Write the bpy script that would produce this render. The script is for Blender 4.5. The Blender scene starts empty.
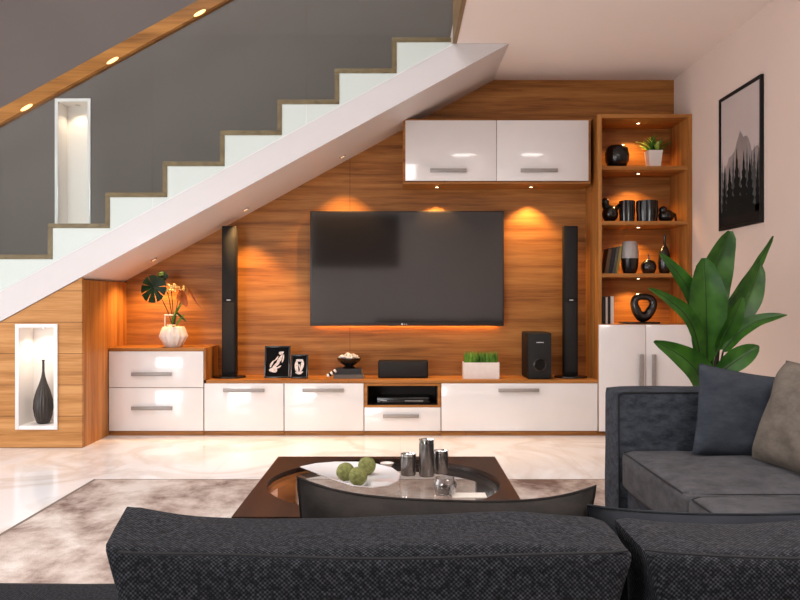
import bpy, bmesh, math, random
from mathutils import Vector, Matrix, noise
random.seed(7)
PI = math.pi
SC = bpy.context.scene
COL = SC.collection
F = 800.0; CH = 1.11           # focal length in pixels of the 800 px frame, eye height

def P(px, py, d):
    return Vector(((px-400)*d/F, d, CH-(py-300)*d/F))

# ---------------------------------------------------------------- materials
def srgb(c):
    def f(v):
        v /= 255.0
        return v/12.92 if v <= .04045 else ((v+.055)/1.055)**2.4
    return (f(c[0]), f(c[1]), f(c[2]), 1)

def newmat(name):
    m = bpy.data.materials.new(name); m.use_nodes = True
    nt = m.node_tree
    b = nt.nodes['Principled BSDF']
    return m, nt, b

def plain(name, col, rough=.5, metal=0, spec=.5, coat=0, noise_amt=.0, scale=8, bump=0, sheen=0):
    m, nt, b = newmat(name)
    c = srgb(col)
    b.inputs['Base Color'].default_value = c
    b.inputs['Roughness'].default_value = rough
    b.inputs['Metallic'].default_value = metal
    b.inputs['Specular IOR Level'].default_value = spec
    b.inputs['Coat Weight'].default_value = coat
    b.inputs['Coat Roughness'].default_value = .03
    b.inputs['Sheen Weight'].default_value = sheen
    tc = nt.nodes.new('ShaderNodeTexCoord')
    n = nt.nodes.new('ShaderNodeTexNoise'); n.inputs['Scale'].default_value = scale
    n.inputs['Detail'].default_value = 5
    nt.links.new(tc.outputs['Object'], n.inputs['Vector'])
    if noise_amt:
        r = nt.nodes.new('ShaderNodeValToRGB')
        r.color_ramp.elements[0].position = .3; r.color_ramp.elements[1].position = .7
        r.color_ramp.elements[0].color = tuple(v*(1-noise_amt) for v in c[:3])+(1,)
        r.color_ramp.elements[1].color = tuple(min(1, v*(1+noise_amt)) for v in c[:3])+(1,)
        nt.links.new(n.outputs['Fac'], r.inputs['Fac'])
        nt.links.new(r.outputs['Color'], b.inputs['Base Color'])
    if bump:
        bp = nt.nodes.new('ShaderNodeBump'); bp.inputs['Strength'].default_value = bump
        bp.inputs['Distance'].default_value = .01
        nt.links.new(n.outputs['Fac'], bp.inputs['Height'])
        nt.links.new(bp.outputs['Normal'], b.inputs['Normal'])
    return m

def wood(name, axis='x', dark=(106,64,26), mid=(146,92,40), light=(176,120,62), rough=.48, plank=0, seams=None):
    """long-grained timber; grain runs along axis; plank = board height of the pattern"""
    m, nt, b = newmat(name)
    L = nt.links
    tc = nt.nodes.new('ShaderNodeTexCoord')
    mp = nt.nodes.new('ShaderNodeMapping')
    long, across = .5, 10.0
    s = {'x': (long, across*.8, across), 'y': (across, long, across), 'z': (across, across, long)}[axis]
    mp.inputs['Scale'].default_value = s
    L.new(tc.outputs['Object'], mp.inputs['Vector'])
    n1 = nt.nodes.new('ShaderNodeTexNoise'); n1.inputs['Scale'].default_value = 1.5
    n1.inputs['Detail'].default_value = 6; n1.inputs['Roughness'].default_value = .62
    n1.inputs['Distortion'].default_value = .25
    L.new(mp.outputs['Vector'], n1.inputs['Vector'])
    n2 = nt.nodes.new('ShaderNodeTexNoise'); n2.inputs['Scale'].default_value = 9
    n2.inputs['Detail'].default_value = 3
    L.new(mp.outputs['Vector'], n2.inputs['Vector'])
    mx = nt.nodes.new('ShaderNodeMath'); mx.operation = 'MULTIPLY_ADD'
    mx.inputs[1].default_value = .25
    L.new(n2.outputs['Fac'], mx.inputs[0])
    m2 = nt.nodes.new('ShaderNodeMath'); m2.operation = 'MULTIPLY'; m2.inputs[1].default_value = .85
    L.new(n1.outputs['Fac'], m2.inputs[0]); L.new(m2.outputs[0], mx.inputs[2])
    r = nt.nodes.new('ShaderNodeValToRGB')
    e = r.color_ramp.elements
    e[0].position = .36; e[0].color = srgb(dark)
    e[1].position = .68; e[1].color = srgb(light)
    k = r.color_ramp.elements.new(.5); k.color = srgb(mid)
    L.new(mx.outputs[0], r.inputs['Fac'])
    out = r.outputs['Color']
    if plank:
        sp = nt.nodes.new('ShaderNodeSeparateXYZ'); L.new(tc.outputs['Object'], sp.inputs[0])
        d = nt.nodes.new('ShaderNodeMath'); d.operation = 'DIVIDE'; d.inputs[1].default_value = plank
        L.new(sp.outputs['Z'], d.inputs[0])
        fr = nt.nodes.new('ShaderNodeMath'); fr.operation = 'FRACT'; L.new(d.outputs[0], fr.inputs[0])
        lt = nt.nodes.new('ShaderNodeMath'); lt.operation = 'LESS_THAN'; lt.inputs[1].default_value = .012/plank*.5
        L.new(fr.outputs[0], lt.inputs[0])
        mm = nt.nodes.new('ShaderNodeMixRGB'); mm.blend_type = 'MULTIPLY'
        mm.inputs[2].default_value = (.45, .4, .35, 1)
        L.new(lt.outputs[0], mm.inputs[0]); L.new(out, mm.inputs[1]); out = mm.outputs[0]
    if seams:
        sp = nt.nodes.new('ShaderNodeSeparateXYZ'); L.new(tc.outputs['Object'], sp.inputs[0])
        for sx in seams:
            a = nt.nodes.new('ShaderNodeMath'); a.operation = 'COMPARE'
            a.inputs[1].default_value = sx; a.inputs[2].default_value = .004
            L.new(sp.outputs['X'], a.inputs[0])
            mm = nt.nodes.new('ShaderNodeMixRGB'); mm.blend_type = 'MULTIPLY'
            mm.inputs[2].default_value = (.72, .68, .64, 1)
            L.new(a.outputs[0], mm.inputs[0]); L.new(out, mm.inputs[1]); out = mm.outputs[0]
    L.new(out, b.inputs['Base Color'])
    b.inputs['Roughness'].default_value = rough
    b.inputs['Specular IOR Level'].default_value = .3
    bp = nt.nodes.new('ShaderNodeBump'); bp.inputs['Strength'].default_value = .08
    bp.inputs['Distance'].default_value = .004
    L.new(n2.outputs['Fac'], bp.inputs['Height']); L.new(bp.outputs['Normal'], b.inputs['Normal'])
    return m

def weave(name, dark, light, pitch, density=.5, rough=.9, bump=.6, blotch=0.0, sheen=.1, fleck=False):
    """woven cloth: crossing threads on object axes, with irregular light flecks"""
    m, nt, b = newmat(name); L = nt.links
    tc = nt.nodes.new('ShaderNodeTexCoord')
    sp = nt.nodes.new('ShaderNodeSeparateXYZ'); L.new(tc.outputs['Object'], sp.inputs[0])
    def math_(op, a, bv=None, c=None):
        n = nt.nodes.new('ShaderNodeMath'); n.operation = op
        for i, v in enumerate((a, bv, c)):
            if v is None: continue
            if isinstance(v, (int, float)): n.inputs[i].default_value = v
            else: L.new(v, n.inputs[i])
        return n.outputs[0]
    k = 2*PI/pitch
    yz = math_('ADD', sp.outputs['Z'], sp.outputs['Y'])
    sa = math_('SINE', math_('MULTIPLY', sp.outputs['X'], k)); sc_ = math_('SINE', math_('MULTIPLY', yz, k))
    w = math_('MULTIPLY_ADD', math_('MULTIPLY', sa, sc_), .5, .5)
    n = nt.nodes.new('ShaderNodeTexNoise'); n.inputs['Scale'].default_value = 1.1/pitch
    n.inputs['Detail'].default_value = 2; L.new(tc.outputs['Object'], n.inputs['Vector'])
    if fleck:
        n.inputs['Detail'].default_value = 4; n.inputs['Scale'].default_value = 1.0/pitch
    f = math_('MULTIPLY', w, math_('MULTIPLY_ADD', n.outputs['Fac'], 1.3, -.65+density))
    r = nt.nodes.new('ShaderNodeValToRGB')
    r.color_ramp.elements[0].position = .12; r.color_ramp.elements[0].color = srgb(dark)
    r.color_ramp.elements[1].position = .75; r.color_ramp.elements[1].color = srgb(light)
    L.new(f, r.inputs['Fac'])
    out = r.outputs['Color']
    if blotch:
        n3 = nt.nodes.new('ShaderNodeTexNoise'); n3.inputs['Scale'].default_value = 5
        n3.inputs['Detail'].default_value = 6; L.new(tc.outputs['Object'], n3.inputs['Vector'])
        mm = nt.nodes.new('ShaderNodeMixRGB'); mm.blend_type = 'MULTIPLY'; mm.inputs[0].default_value = blotch
        rr = nt.nodes.new('ShaderNodeValToRGB'); rr.color_ramp.elements[0].position = .35
        rr.color_ramp.elements[0].color = (.45, .45, .45, 1); rr.color_ramp.elements[1].position = .65
        L.new(n3.outputs['Fac'], rr.inputs['Fac'])
        L.new(out, mm.inputs[1]); L.new(rr.outputs['Color'], mm.inputs[2]); out = mm.outputs[0]
    L.new(out, b.inputs['Base Color'])
    b.inputs['Roughness'].default_value = rough
    b.inputs['Specular IOR Level'].default_value = .2
    b.inputs['Sheen Weight'].default_value = sheen
    bp = nt.nodes.new('ShaderNodeBump'); bp.inputs['Strength'].default_value = bump
    bp.inputs['Distance'].default_value = pitch*.4
    L.new(w, bp.inputs['Height']); L.new(bp.outputs['Normal'], b.inputs['Normal'])
    return m

def linen(name, dark, light, scale):
    m, nt, b = newmat(name); L = nt.links
    tc = nt.nodes.new('ShaderNodeTexCoord')
    mp = nt.nodes.new('ShaderNodeMapping'); mp.inputs['Scale'].default_value = (1, 1, 2.2)
    L.new(tc.outputs['Object'], mp.inputs['Vector'])
    n = nt.nodes.new('ShaderNodeTexNoise'); n.inputs['Scale'].default_value = scale
    n.inputs['Detail'].default_value = 9; n.inputs['Roughness'].default_value = .72
    L.new(mp.outputs['Vector'], n.inputs['Vector'])
    r = nt.nodes.new('ShaderNodeValToRGB')
    r.color_ramp.elements[0].position = .36; r.color_ramp.elements[0].color = srgb(dark)
    r.color_ramp.elements[1].position = .64; r.color_ramp.elements[1].color = srgb(light)
    L.new(n.outputs['Fac'], r.inputs['Fac']); L.new(r.outputs['Color'], b.inputs['Base Color'])
    b.inputs['Roughness'].default_value = .92; b.inputs['Specular IOR Level'].default_value = .2
    bp = nt.nodes.new('ShaderNodeBump'); bp.inputs['Strength'].default_value = .3
    bp.inputs['Distance'].default_value = .004
    L.new(n.outputs['Fac'], bp.inputs['Height']); L.new(bp.outputs['Normal'], b.inputs['Normal'])
    return m

def marble(name):
    m, nt, b = newmat(name); L = nt.links
    tc = nt.nodes.new('ShaderNodeTexCoord')
    n = nt.nodes.new('ShaderNodeTexNoise'); n.inputs['Scale'].default_value = .9
    n.inputs['Detail'].default_value = 8; n.inputs['Distortion'].default_value = 1.6
    L.new(tc.outputs['Object'], n.inputs['Vector'])
    r = nt.nodes.new('ShaderNodeValToRGB'); e = r.color_ramp.elements
    e[0].position = .40; e[0].color = srgb((240, 240, 242))
    e[1].position = .56; e[1].color = srgb((242, 243, 246))
    k = e.new(.48); k.color = srgb((224, 218, 214))
    L.new(n.outputs['Fac'], r.inputs['Fac'])
    out = r.outputs['Color']
    # slab joints
    sp = nt.nodes.new('ShaderNodeSeparateXYZ'); L.new(tc.outputs['Object'], sp.inputs[0])
    for ax in ('X', 'Y'):
        d = nt.nodes.new('ShaderNodeMath'); d.operation = 'DIVIDE'; d.inputs[1].default_value = 1.2
        L.new(sp.outputs[ax], d.inputs[0])
        fr = nt.nodes.new('ShaderNodeMath'); fr.operation = 'FRACT'; L.new(d.outputs[0], fr.inputs[0])
        lt = nt.nodes.new('ShaderNodeMath'); lt.operation = 'LESS_THAN'; lt.inputs[1].default_value = .0025
        L.new(fr.outputs[0], lt.inputs[0])
        mm = nt.nodes.new('ShaderNodeMixRGB'); mm.blend_type = 'MULTIPLY'
        mm.inputs[2].default_value = (.82, .79, .76, 1)
        L.new(lt.outputs[0], mm.inputs[0]); L.new(out, mm.inputs[1]); out = mm.outputs[0]
    L.new(out, b.inputs['Base Color'])
    b.inputs['Roughness'].default_value = .16
    b.inputs['Specular IOR Level'].default_value = .5
    return m

def rug_mat(name):
    m, nt, b = newmat(name); L = nt.links
    tc = nt.nodes.new('ShaderNodeTexCoord')
    mp = nt.nodes.new('ShaderNodeMapping'); mp.inputs['Scale'].default_value = (1.25, .95, 1)
    L.new(tc.outputs['Object'], mp.inputs['Vector'])
    n = nt.nodes.new('ShaderNodeTexNoise'); n.inputs['Scale'].default_value = 2.3
    n.inputs['Detail'].default_value = 9; n.inputs['Roughness'].default_value = .66
    n.inputs['Distortion'].default_value = .2
    L.new(mp.outputs['Vector'], n.inputs['Vector'])
    r = nt.nodes.new('ShaderNodeValToRGB'); e = r.color_ramp.elements
    e[0].position = .36; e[0].color = srgb((126, 103, 94))
    e[1].position = .62; e[1].color = srgb((222, 212, 205))
    k = e.new(.5); k.color = srgb((192, 176, 166))
    L.new(n.outputs['Fac'], r.inputs['Fac']); L.new(r.outputs['Color'], b.inputs['Base Color'])
    b.inputs['Roughness'].default_value = .95
    b.inputs['Specular IOR Level'].default_value = .1
    n2 = nt.nodes.new('ShaderNodeTexNoise'); n2.inputs['Scale'].default_value = 160
    L.new(tc.outputs['Object'], n2.inputs['Vector'])
    bp = nt.nodes.new('ShaderNodeBump'); bp.inputs['Strength'].default_value = .5
    bp.inputs['Distance'].default_value = .006
    L.new(n2.outputs['Fac'], bp.inputs['Height']); L.new(bp.outputs['Normal'], b.inputs['Normal'])
    return m

def glass(name, tint=(1, 1, 1), gloss=1.0):
    m = bpy.data.materials.new(name); m.use_nodes = True
    nt = m.node_tree; nt.nodes.clear(); L = nt.links
    out = nt.nodes.new('ShaderNodeOutputMaterial')
    tr = nt.nodes.new('ShaderNodeBsdfTransparent'); tr.inputs[0].default_value = (*tint, 1)
    gl = nt.nodes.new('ShaderNodeBsdfGlossy'); gl.inputs['Roughness'].default_value = .02
    fr = nt.nodes.new('ShaderNodeFresnel')
    ge = nt.nodes.new('ShaderNodeNewGeometry')
    io = nt.nodes.new('ShaderNodeMath'); io.operation = 'MULTIPLY_ADD'     # 1.45 outside, 1/1.45 on the inner faces
    io.inputs[1].default_value = 1/1.45-1.45; io.inputs[2].default_value = 1.45
    L.new(ge.outputs['Backfacing'], io.inputs[0]); L.new(io.outputs[0], fr.inputs['IOR'])
    mu = nt.nodes.new('ShaderNodeMath'); mu.operation = 'MULTIPLY'; mu.inputs[1].default_value = gloss
    mx = nt.nodes.new('ShaderNodeMixShader')
    L.new(fr.outputs[0], mu.inputs[0]); L.new(mu.outputs[0], mx.inputs[0])
    L.new(tr.outputs[0], mx.inputs[1]); L.new(gl.outputs[0], mx.inputs[2])
    L.new(mx.outputs[0], out.inputs[0])
    return m

def emit(name, col, strength):
    m, nt, b = newmat(name)
    b.inputs['Base Color'].default_value = srgb(col)
    b.inputs['Emission Color'].default_value = srgb(col)
    b.inputs['Emission Strength'].default_value = strength
    return m

def leaf_mat(name, a, c, rough=.35):
    m, nt, b = newmat(name); L = nt.links
    tc = nt.nodes.new('ShaderNodeTexCoord')
    n = nt.nodes.new('ShaderNodeTexNoise'); n.inputs['Scale'].default_value = 9
    L.new(tc.outputs['Object'], n.inputs['Vector'])
    r = nt.nodes.new('ShaderNodeValToRGB')
    r.color_ramp.elements[0].position = .35; r.color_ramp.elements[0].color = srgb(a)
    r.color_ramp.elements[1].position = .65; r.color_ramp.elements[1].color = srgb(c)
    L.new(n.outputs['Fac'], r.inputs['Fac']); L.new(r.outputs['Color'], b.inputs['Base Color'])
    b.inputs['Roughness'].default_value = rough
    b.inputs['Subsurface Weight'].default_value = 0
    return m

M = {}
M['wood'] = wood('oak_horizontal', 'x', seams=(-.437,))
M['wood_panel'] = wood('oak_boards', 'x', (136,88,42), (172,118,62), (196,144,88), plank=.235)
M['wood_v'] = wood('oak_vertical', 'z')
M['wood_vl'] = wood('oak_vertical_light', 'z', (132,80,34), (166,106,50), (190,132,72))
M['wood_y'] = wood('oak_depth', 'y')
M['wood_rail'] = wood('rail_timber', 'x', (104,66,24), (134,88,36), (158,108,50), rough=.35)
M['wood_step'] = wood('step_timber', 'y', (92,72,48), (116,93,64), (134,110,78), rough=.5)
M['wood_table'] = wood('dark_walnut', 'y', (30,17,12), (42,25,17), (56,34,23), rough=.34)
M['white_gloss'] = plain('white_gloss', (224,221,221), .12, coat=.5, noise_amt=.01)
M['white_paint'] = plain('white_paint', (234,228,224), .55, noise_amt=.01, scale=3)
M['stair_white'] = plain('stair_white', (226,223,223), .35, noise_amt=.01)
M['stringer_white'] = plain('stringer_white', (200,196,196), .3, coat=.1, noise_amt=.01)
M['wall_pink'] = plain('warm_white_plaster', (212,194,184), .8, noise_amt=.015, scale=2, bump=.02)
M['ceiling'] = plain('ceiling_paint', (240,230,224), .85, noise_amt=.01, scale=2)
M['grey_wall'] = plain('grey_plaster', (100,92,89), .8, noise_amt=.05, scale=1.3, bump=.04)
M['rear_wall'] = plain('rear_wall_grey', (214,208,204), .8, noise_amt=.03, scale=2)
M['marble'] = marble('white_marble')
M['rug'] = rug_mat('mottled_rug')
M['rug_edge'] = plain('rug_edge', (120,106,96), .95, noise_amt=.1, scale=60)
M['steel'] = plain('brushed_steel', (150,145,142), .45, metal=.35, noise_amt=.05, scale=40)
M['chrome'] = plain('chrome', (220,220,220), .08, metal=1, noise_amt=.01)
M['dark_metal'] = plain('dark_metal', (132,128,126), .25, metal=.9, noise_amt=.08, scale=40)
M['black_gloss'] = plain('black_gloss', (14,12,12), .25, coat=.2, noise_amt=.1)
M['black_matte'] = plain('black_matte', (17,15,15), .6, spec=.25, noise_amt=.15, scale=30)
M['grille'] = plain('speaker_grille', (14,14,15), .75, noise_amt=.5, scale=260, bump=.4)
M['screen'] = plain('tv_screen', (32,30,31), .07, spec=1.0, noise_amt=.02)
M['bezel'] = plain('tv_bezel', (60,56,54), .35, metal=.6, noise_amt=.05)
M['logo'] = plain('logo_silver', (215,215,215), .3, noise_amt=.01)
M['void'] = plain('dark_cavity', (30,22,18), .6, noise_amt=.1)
M['sofa_near'] = weave('charcoal_tweed', (15,16,20), (88,90,97), .0060, .36, blotch=.15, sheen=.0, bump=.25, fleck=True)
M['sofa_far'] = linen('slate_linen', (36,40,47), (66,71,79), 16)
M['sofa_seat'] = linen('grey_linen_seat', (60,60,63), (82,81,84), 10)
M['pillow_slate'] = linen('slate_pillow', (43,47,55), (58,63,71), 8)
M['pillow_dark'] = linen('dark_slate_pillow', (30,32,37), (42,45,51), 8)
M['pillow_taupe'] = linen('taupe_pillow', (92,84,77), (112,103,94), 12)
M['pillow_black'] = linen('brown_black_pillow', (34,31,30), (48,44,42), 8)
M['piping'] = plain('dark_piping', (22,22,25), .9, noise_amt=.1)
M['glass'] = glass('clear_glass')
M['rail_glass'] = glass('balustrade_glass', (.94, .972, .96), .8)
M['table_glass'] = glass('table_glass', (.95, .94, .93), .9)
M['lamp'] = emit('lamp_lens', (255,226,180), 9)
M['lamp_soft'] = emit('rail_lamp', (255,205,130), 1.6)
M['lamp_dim'] = emit('soffit_lens', (255,215,170), .9)
M['led'] = emit('led_strip', (255,165,80), 45)
M['ceramic_white'] = plain('white_ceramic', (226,218,212), .3, noise_amt=.03, scale=30)
M['ceramic_black'] = plain('black_ceramic', (17,15,15), .25, coat=.25, noise_amt=.1)
M['vase_fluted'] = plain('fluted_dark_vase', (44,36,32), .35, noise_amt=.25, scale=40)
M['vase_grey'] = plain('pale_grey_glaze', (168,162,160), .3, noise_amt=.06, scale=20)
M['leaf'] = leaf_mat('banana_leaf', (46,96,30), (82,138,50), .36)
M['leaf_rib'] = plain('leaf_rib', (34,58,22), .5, noise_amt=.05)
M['leaf_dark'] = leaf_mat('monstera_leaf', (14,40,22), (30,66,34))
M['leaf_orange'] = leaf_mat('dry_leaf', (176,92,34), (214,134,60))
M['leaf_lime'] = leaf_mat('lime_leaf', (120,150,40), (200,214,110))
M['grass'] = leaf_mat('wheat_grass', (60,110,26), (120,170,56), .6)
M['stem'] = plain('plant_stem', (38,34,22), .6, noise_amt=.2)
M['stem_green'] = plain('green_stem', (64,96,40), .5, noise_amt=.1)
M['blossom'] = plain('cream_blossom', (226,206,140), .6, noise_amt=.1)
M['soil'] = plain('soil', (40,30,24), .95, noise_amt=.3, scale=60, bump=.5)
M['moss'] = plain('moss_ball', (120,122,70), .95, noise_amt=.35, scale=60, bump=1)
M['paper'] = plain('page_edges', (214,206,196), .8, noise_amt=.06, scale=80)
M['book_grey'] = plain('grey_cloth_cover', (96,90,84), .7, noise_amt=.06)
M['book_black'] = plain('black_cover', (24,22,24), .5, noise_amt=.1)
M['book_brown'] = plain('brown_cover', (92,66,44), .6, noise_amt=.1)
M['book_olive'] = plain('olive_cover', (134,124,68), .6, noise_amt=.1)
M['book_white'] = plain('white_cover', (220,214,208), .5, noise_amt=.03)
M['pebble'] = plain('pale_pebbles', (206,200,194), .6, noise_amt=.15, scale=30)
M['print_sky'] = plain('print_sky', (190,180,178), .35, noise_amt=.05, scale=2)
M['print_mist'] = plain('print_mountain', (132,126,127), .35, noise_amt=.25, scale=7)
M['print_tree_far'] = plain('print_far_trees', (74,76,77), .7, spec=.1, noise_amt=.1)
M['print_tree'] = plain('print_near_trees', (20,24,24), .7, spec=.1, noise_amt=.2)
M['print_ground'] = plain('print_ground', (30,27,26), .7, spec=.1, noise_amt=.2)
M['print_black'] = plain('print_black', (10,10,12), .8, spec=.1, noise_amt=.1)
M['print_white'] = plain('print_white', (212,198,192), .3, noise_amt=.25, scale=70)
M['canvas_dark'] = plain('dark_canvas', (34,28,28), .6, noise_amt=.3, scale=2)

# ---------------------------------------------------------------- mesh helpers
def B(): return bmesh.new()

def box(bm, x0, x1, y0, y1, z0, z1, bev=0, seg=2):
    t = bmesh.new()
    bmesh.ops.create_cube(t, size=1)
    bmesh.ops.scale(t, vec=(x1-x0, y1-y0, z1-z0), verts=t.verts)
    bmesh.ops.translate(t, vec=((x0+x1)/2, (y0+y1)/2, (z0+z1)/2), verts=t.verts)
    if bev:
        bmesh.ops.bevel(t, geom=t.edges[:], offset=bev, segments=seg, affect='EDGES', profile=.5)
    merge(bm, t)
    return bm

def merge(bm, t, mat=None):
    if mat is not None: bmesh.ops.transform(t, matrix=mat, verts=t.verts)
    me = bpy.data.meshes.new('tmp'); t.to_mesh(me); t.free()
    bm.from_mesh(me); bpy.data.meshes.remove(me)

def prism(bm, pts, axis, a0, a1, bev=0):
    """extrude a polygon; axis 'y': pts are (x,z); 'z': (x,y); 'x': (y,z)"""
    def mk(p, a):
        return {'y': (p[0], a, p[1]), 'z': (p[0], p[1], a), 'x': (a, p[0], p[1])}[axis]
    t = bmesh.new()
    v0 = [t.verts.new(mk(p, a0)) for p in pts]; v1 = [t.verts.new(mk(p, a1)) for p in pts]
    t.faces.new(v0); t.faces.new(list(reversed(v1)))
    n = len(pts)
    for i in range(n):
        t.faces.new((v0[i], v0[(i+1) % n], v1[(i+1) % n], v1[i]))
    bmesh.ops.recalc_face_normals(t, faces=t.faces)
    if bev: bmesh.ops.bevel(t, geom=t.edges[:], offset=bev, segments=2, affect='EDGES')
    merge(bm, t)
    return bm

def lathe(bm, prof, c=(0, 0, 0), n=32, flute=0, nf=0, sx=1, sy=1, twist=0):
    rings = []
    z0 = prof[0][1]
    for (r, z) in prof:
        ring = []
        for k in range(n):
            a = 2*PI*k/n
            rr = r*(1+flute*math.cos(nf*a + twist*(z-z0)))
            ring.append(bm.verts.new((c[0]+rr*math.cos(a)*sx, c[1]+rr*math.sin(a)*sy, c[2]+z)))
        rings.append(ring)
    for i in range(len(rings)-1):
        for k in range(n):
            bm.faces.new((rings[i][k], rings[i][(k+1) % n], rings[i+1][(k+1) % n], rings[i+1][k]))
    bm.faces.new(list(reversed(rings[0]))); bm.faces.new(rings[-1])
    return bm

def tube(bm, pts, r, n=8, r2=None):
    pts = [Vector(p) for p in pts]
    rings = []
    m = len(pts)
    for i, p in enumerate(pts):
        d = (pts[min(i+1, m-1)]-pts[max(i-1, 0)]).normalized()
        u = d.orthogonal().normalized() if i == 0 else (u - d*u.dot(d)).normalized()
        v = d.cross(u)
        rr = r if r2 is None else r+(r2-r)*i/(m-1)
        rings.append([bm.verts.new(p+u*rr*math.cos(2*PI*k/n)+v*rr*math.sin(2*PI*k/n)) for k in range(n)])
    for i in range(m-1):
        for k in range(n):
            bm.faces.new((rings[i][k], rings[i][(k+1) % n], rings[i+1][(k+1) % n], rings[i+1][k]))
    bm.faces.new(list(reversed(rings[0]))); bm.faces.new(rings[-1])
    return bm

def ball(bm, c, r, sub=3, s=(1, 1, 1), jit=0, seed=0):
    t = bmesh.new()
    bmesh.ops.create_icosphere(t, subdivisions=sub, radius=1)
    for v in t.verts:
        k = 1+jit*noise.noise(v.co*3+Vector((seed, 0, 0)))
        v.co = Vector((v.co.x*r*s[0]*k, v.co.y*r*s[1]*k, v.co.z*r*s[2]*k))+Vector(c)
    merge(bm, t)
    return bm

def disc(bm, c, r, h, n=24):
    return lathe(bm, [(r, 0), (r, h)], c, n)

def smooth_bm(bm, angle=40):
    pass

def obj(name, bm, mat, parent=None, smooth=True, mats=None, kind=None):
    me = bpy.data.meshes.new(name)
    bmesh.ops.recalc_face_normals(bm, faces=bm.faces) if not mats else None
    if parent is not None:
        off = parent_loc(parent)
        bmesh.ops.translate(bm, vec=-off, verts=bm.verts)
    bm.to_mesh(me); bm.free()
    for p in me.polygons: p.use_smooth = smooth
    if smooth: me.set_sharp_from_angle(angle=math.radians(38))
    for mm in (mats or [mat]): me.materials.append(mm)
    o = bpy.data.objects.new(name, me); COL.objects.link(o)
    if parent is not None: o.parent = parent
    if kind: o['kind'] = kind
    return o

def parent_loc(p):
    v = Vector((0, 0, 0))
    while p is not None:
        v = v + p.location; p = p.parent
    return v

def thing(name, label, cat, loc, group=None):
    o = bpy.data.objects.new(name, None); COL.objects.link(o)
    o.empty_display_size = .1
    o.location = loc; o['label'] = label; o['category'] = cat
    if group: o['group'] = group
    return o

def tag(o, label, cat, group=None, kind=None):
    o['label'] = label; o['category'] = cat
    if group: o['group'] = group
    if kind: o['kind'] = kind
    return o

def recenter(o):
    """move a single-mesh thing's origin to its base centre"""
    me = o.data
    xs = [v.co.x for v in me.vertices]; ys = [v.co.y for v in me.vertices]; zs = [v.co.z for v in me.vertices]
    c = Vector(((min(xs)+max(xs))/2, (min(ys)+max(ys))/2, min(zs)))
    me.transform(Matrix.Translation(-c)); o.location = c
    return o

def single(name, bm, mat, label, cat, group=None, smooth=True):
    return tag(recenter(obj(name, bm, mat, smooth=smooth)), label, cat, group)

def struct(name, bm, mat, smooth=False):
    return obj(name, bm, mat, None, smooth, kind='structure')

# ---------------------------------------------------------------- key dimensions
YW = 7.0        # back wall
YS = 6.0        # stair front
YU = 6.54       # cabinet fronts
XR = 2.39; XL = -5.2; YB = -2.5
ZC = 3.03; ZT = 5.9
SL = .546
def zb(x): return 1.2825+SL*(x+2.385)
XO = .395       # edge of the ceiling opening

# ---------------------------------------------------------------- room shell
struct('floor', box(B(), XL-.2, XR+.2, YB-.2, YW+.2, -.1, 0), M['marble'])
struct('wall_right', box(B(), XR, XR+.2, YB-.2, YW+.2, 0, ZT), M['wall_pink'])
# stairwell wall with the hole for the tall niche
nx0, nx1, nz0, nz1 = -3.0, -2.72, 1.74, 2.855
bm = B()
box(bm, XL, nx0, YW, YW+.22, 0, ZT); box(bm, nx1, XR, YW, YW+.22, 0, ZT)
box(bm, nx0, nx1, YW, YW+.22, 0, nz0); box(bm, nx0, nx1, YW, YW+.22, nz1, ZT)
struct('wall_back', bm, M['grey_wall'])
# timber lining of the media wall, below the stair soffit
bm = B()
prism(bm, [(-2.39, 0), (XR, 0), (XR, ZC), (.815, ZC), (-2.39, zb(-2.39))], 'y', YW-.02, YW-.001)
struct('wall_media', bm, M['wood'])
# ceiling slabs
bm = B(); box(bm, XO+.03, XR, YB, YS, ZC, ZC+.3); box(bm, XO+.03, XR, YS, YW, ZC, ZC+.3)
struct('ceiling', bm, M['ceiling'])
struct('ceiling_upper', box(B(), XL-.2, XR+.2, YB-.2, YW+.2, ZT, ZT+.1), M['ceiling'])
bm = B(); box(bm, XO, XO+.029, YB, YS-.02, ZC-.004, ZC+.31)
struct('trim_1', bm, M['wood_step'])
# rear wall with a tall window, left wall with a long window
wz0, wz1 = .06, 2.35
bm = B()
box(bm, XL-.2, -4.9, YB-.2, YB, 0, ZT); box(bm, -2.3, XR, YB-.2, YB, 0, ZT)
box(bm, -4.9, -2.3, YB-.2, YB, 0, wz0); box(bm, -4.9, -2.3, YB-.2, YB, wz1, ZT)
struct('wall_rear', bm, M['rear_wall'])
bm = B()
wt = 3.4
box(bm, XL-.2, XL, YB, 1.5, 0, ZT); box(bm, XL-.2, XL, 4.8, YW, 0, ZT)
box(bm, XL-.2, XL, 1.5, 4.8, 0, wz0); box(bm, XL-.2, XL, 1.5, 4.8, wt, ZT)
struct('wall_left', bm, M['rear_wall'])
bm = B()
for x in (-4.9, -3.62, -2.36): box(bm, x, x+.06, YB-.12, YB-.04, wz0, wz1)
for z in (wz0, wz1-.06): box(bm, -4.9, -2.3, YB-.12, YB-.04, z, z+.06)
struct('window_1', bm, M['black_matte'])
bm = B()
for y in (1.5, 2.58, 3.66, 4.74): box(bm, XL-.12, XL-.04, y, y+.06, wz0, wt)
for z in (wz0, 2.3, wt-.06): box(bm, XL-.12, XL-.04, 1.5, 4.8, z, z+.06)
struct('window_2', bm, M['black_matte'])

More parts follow.
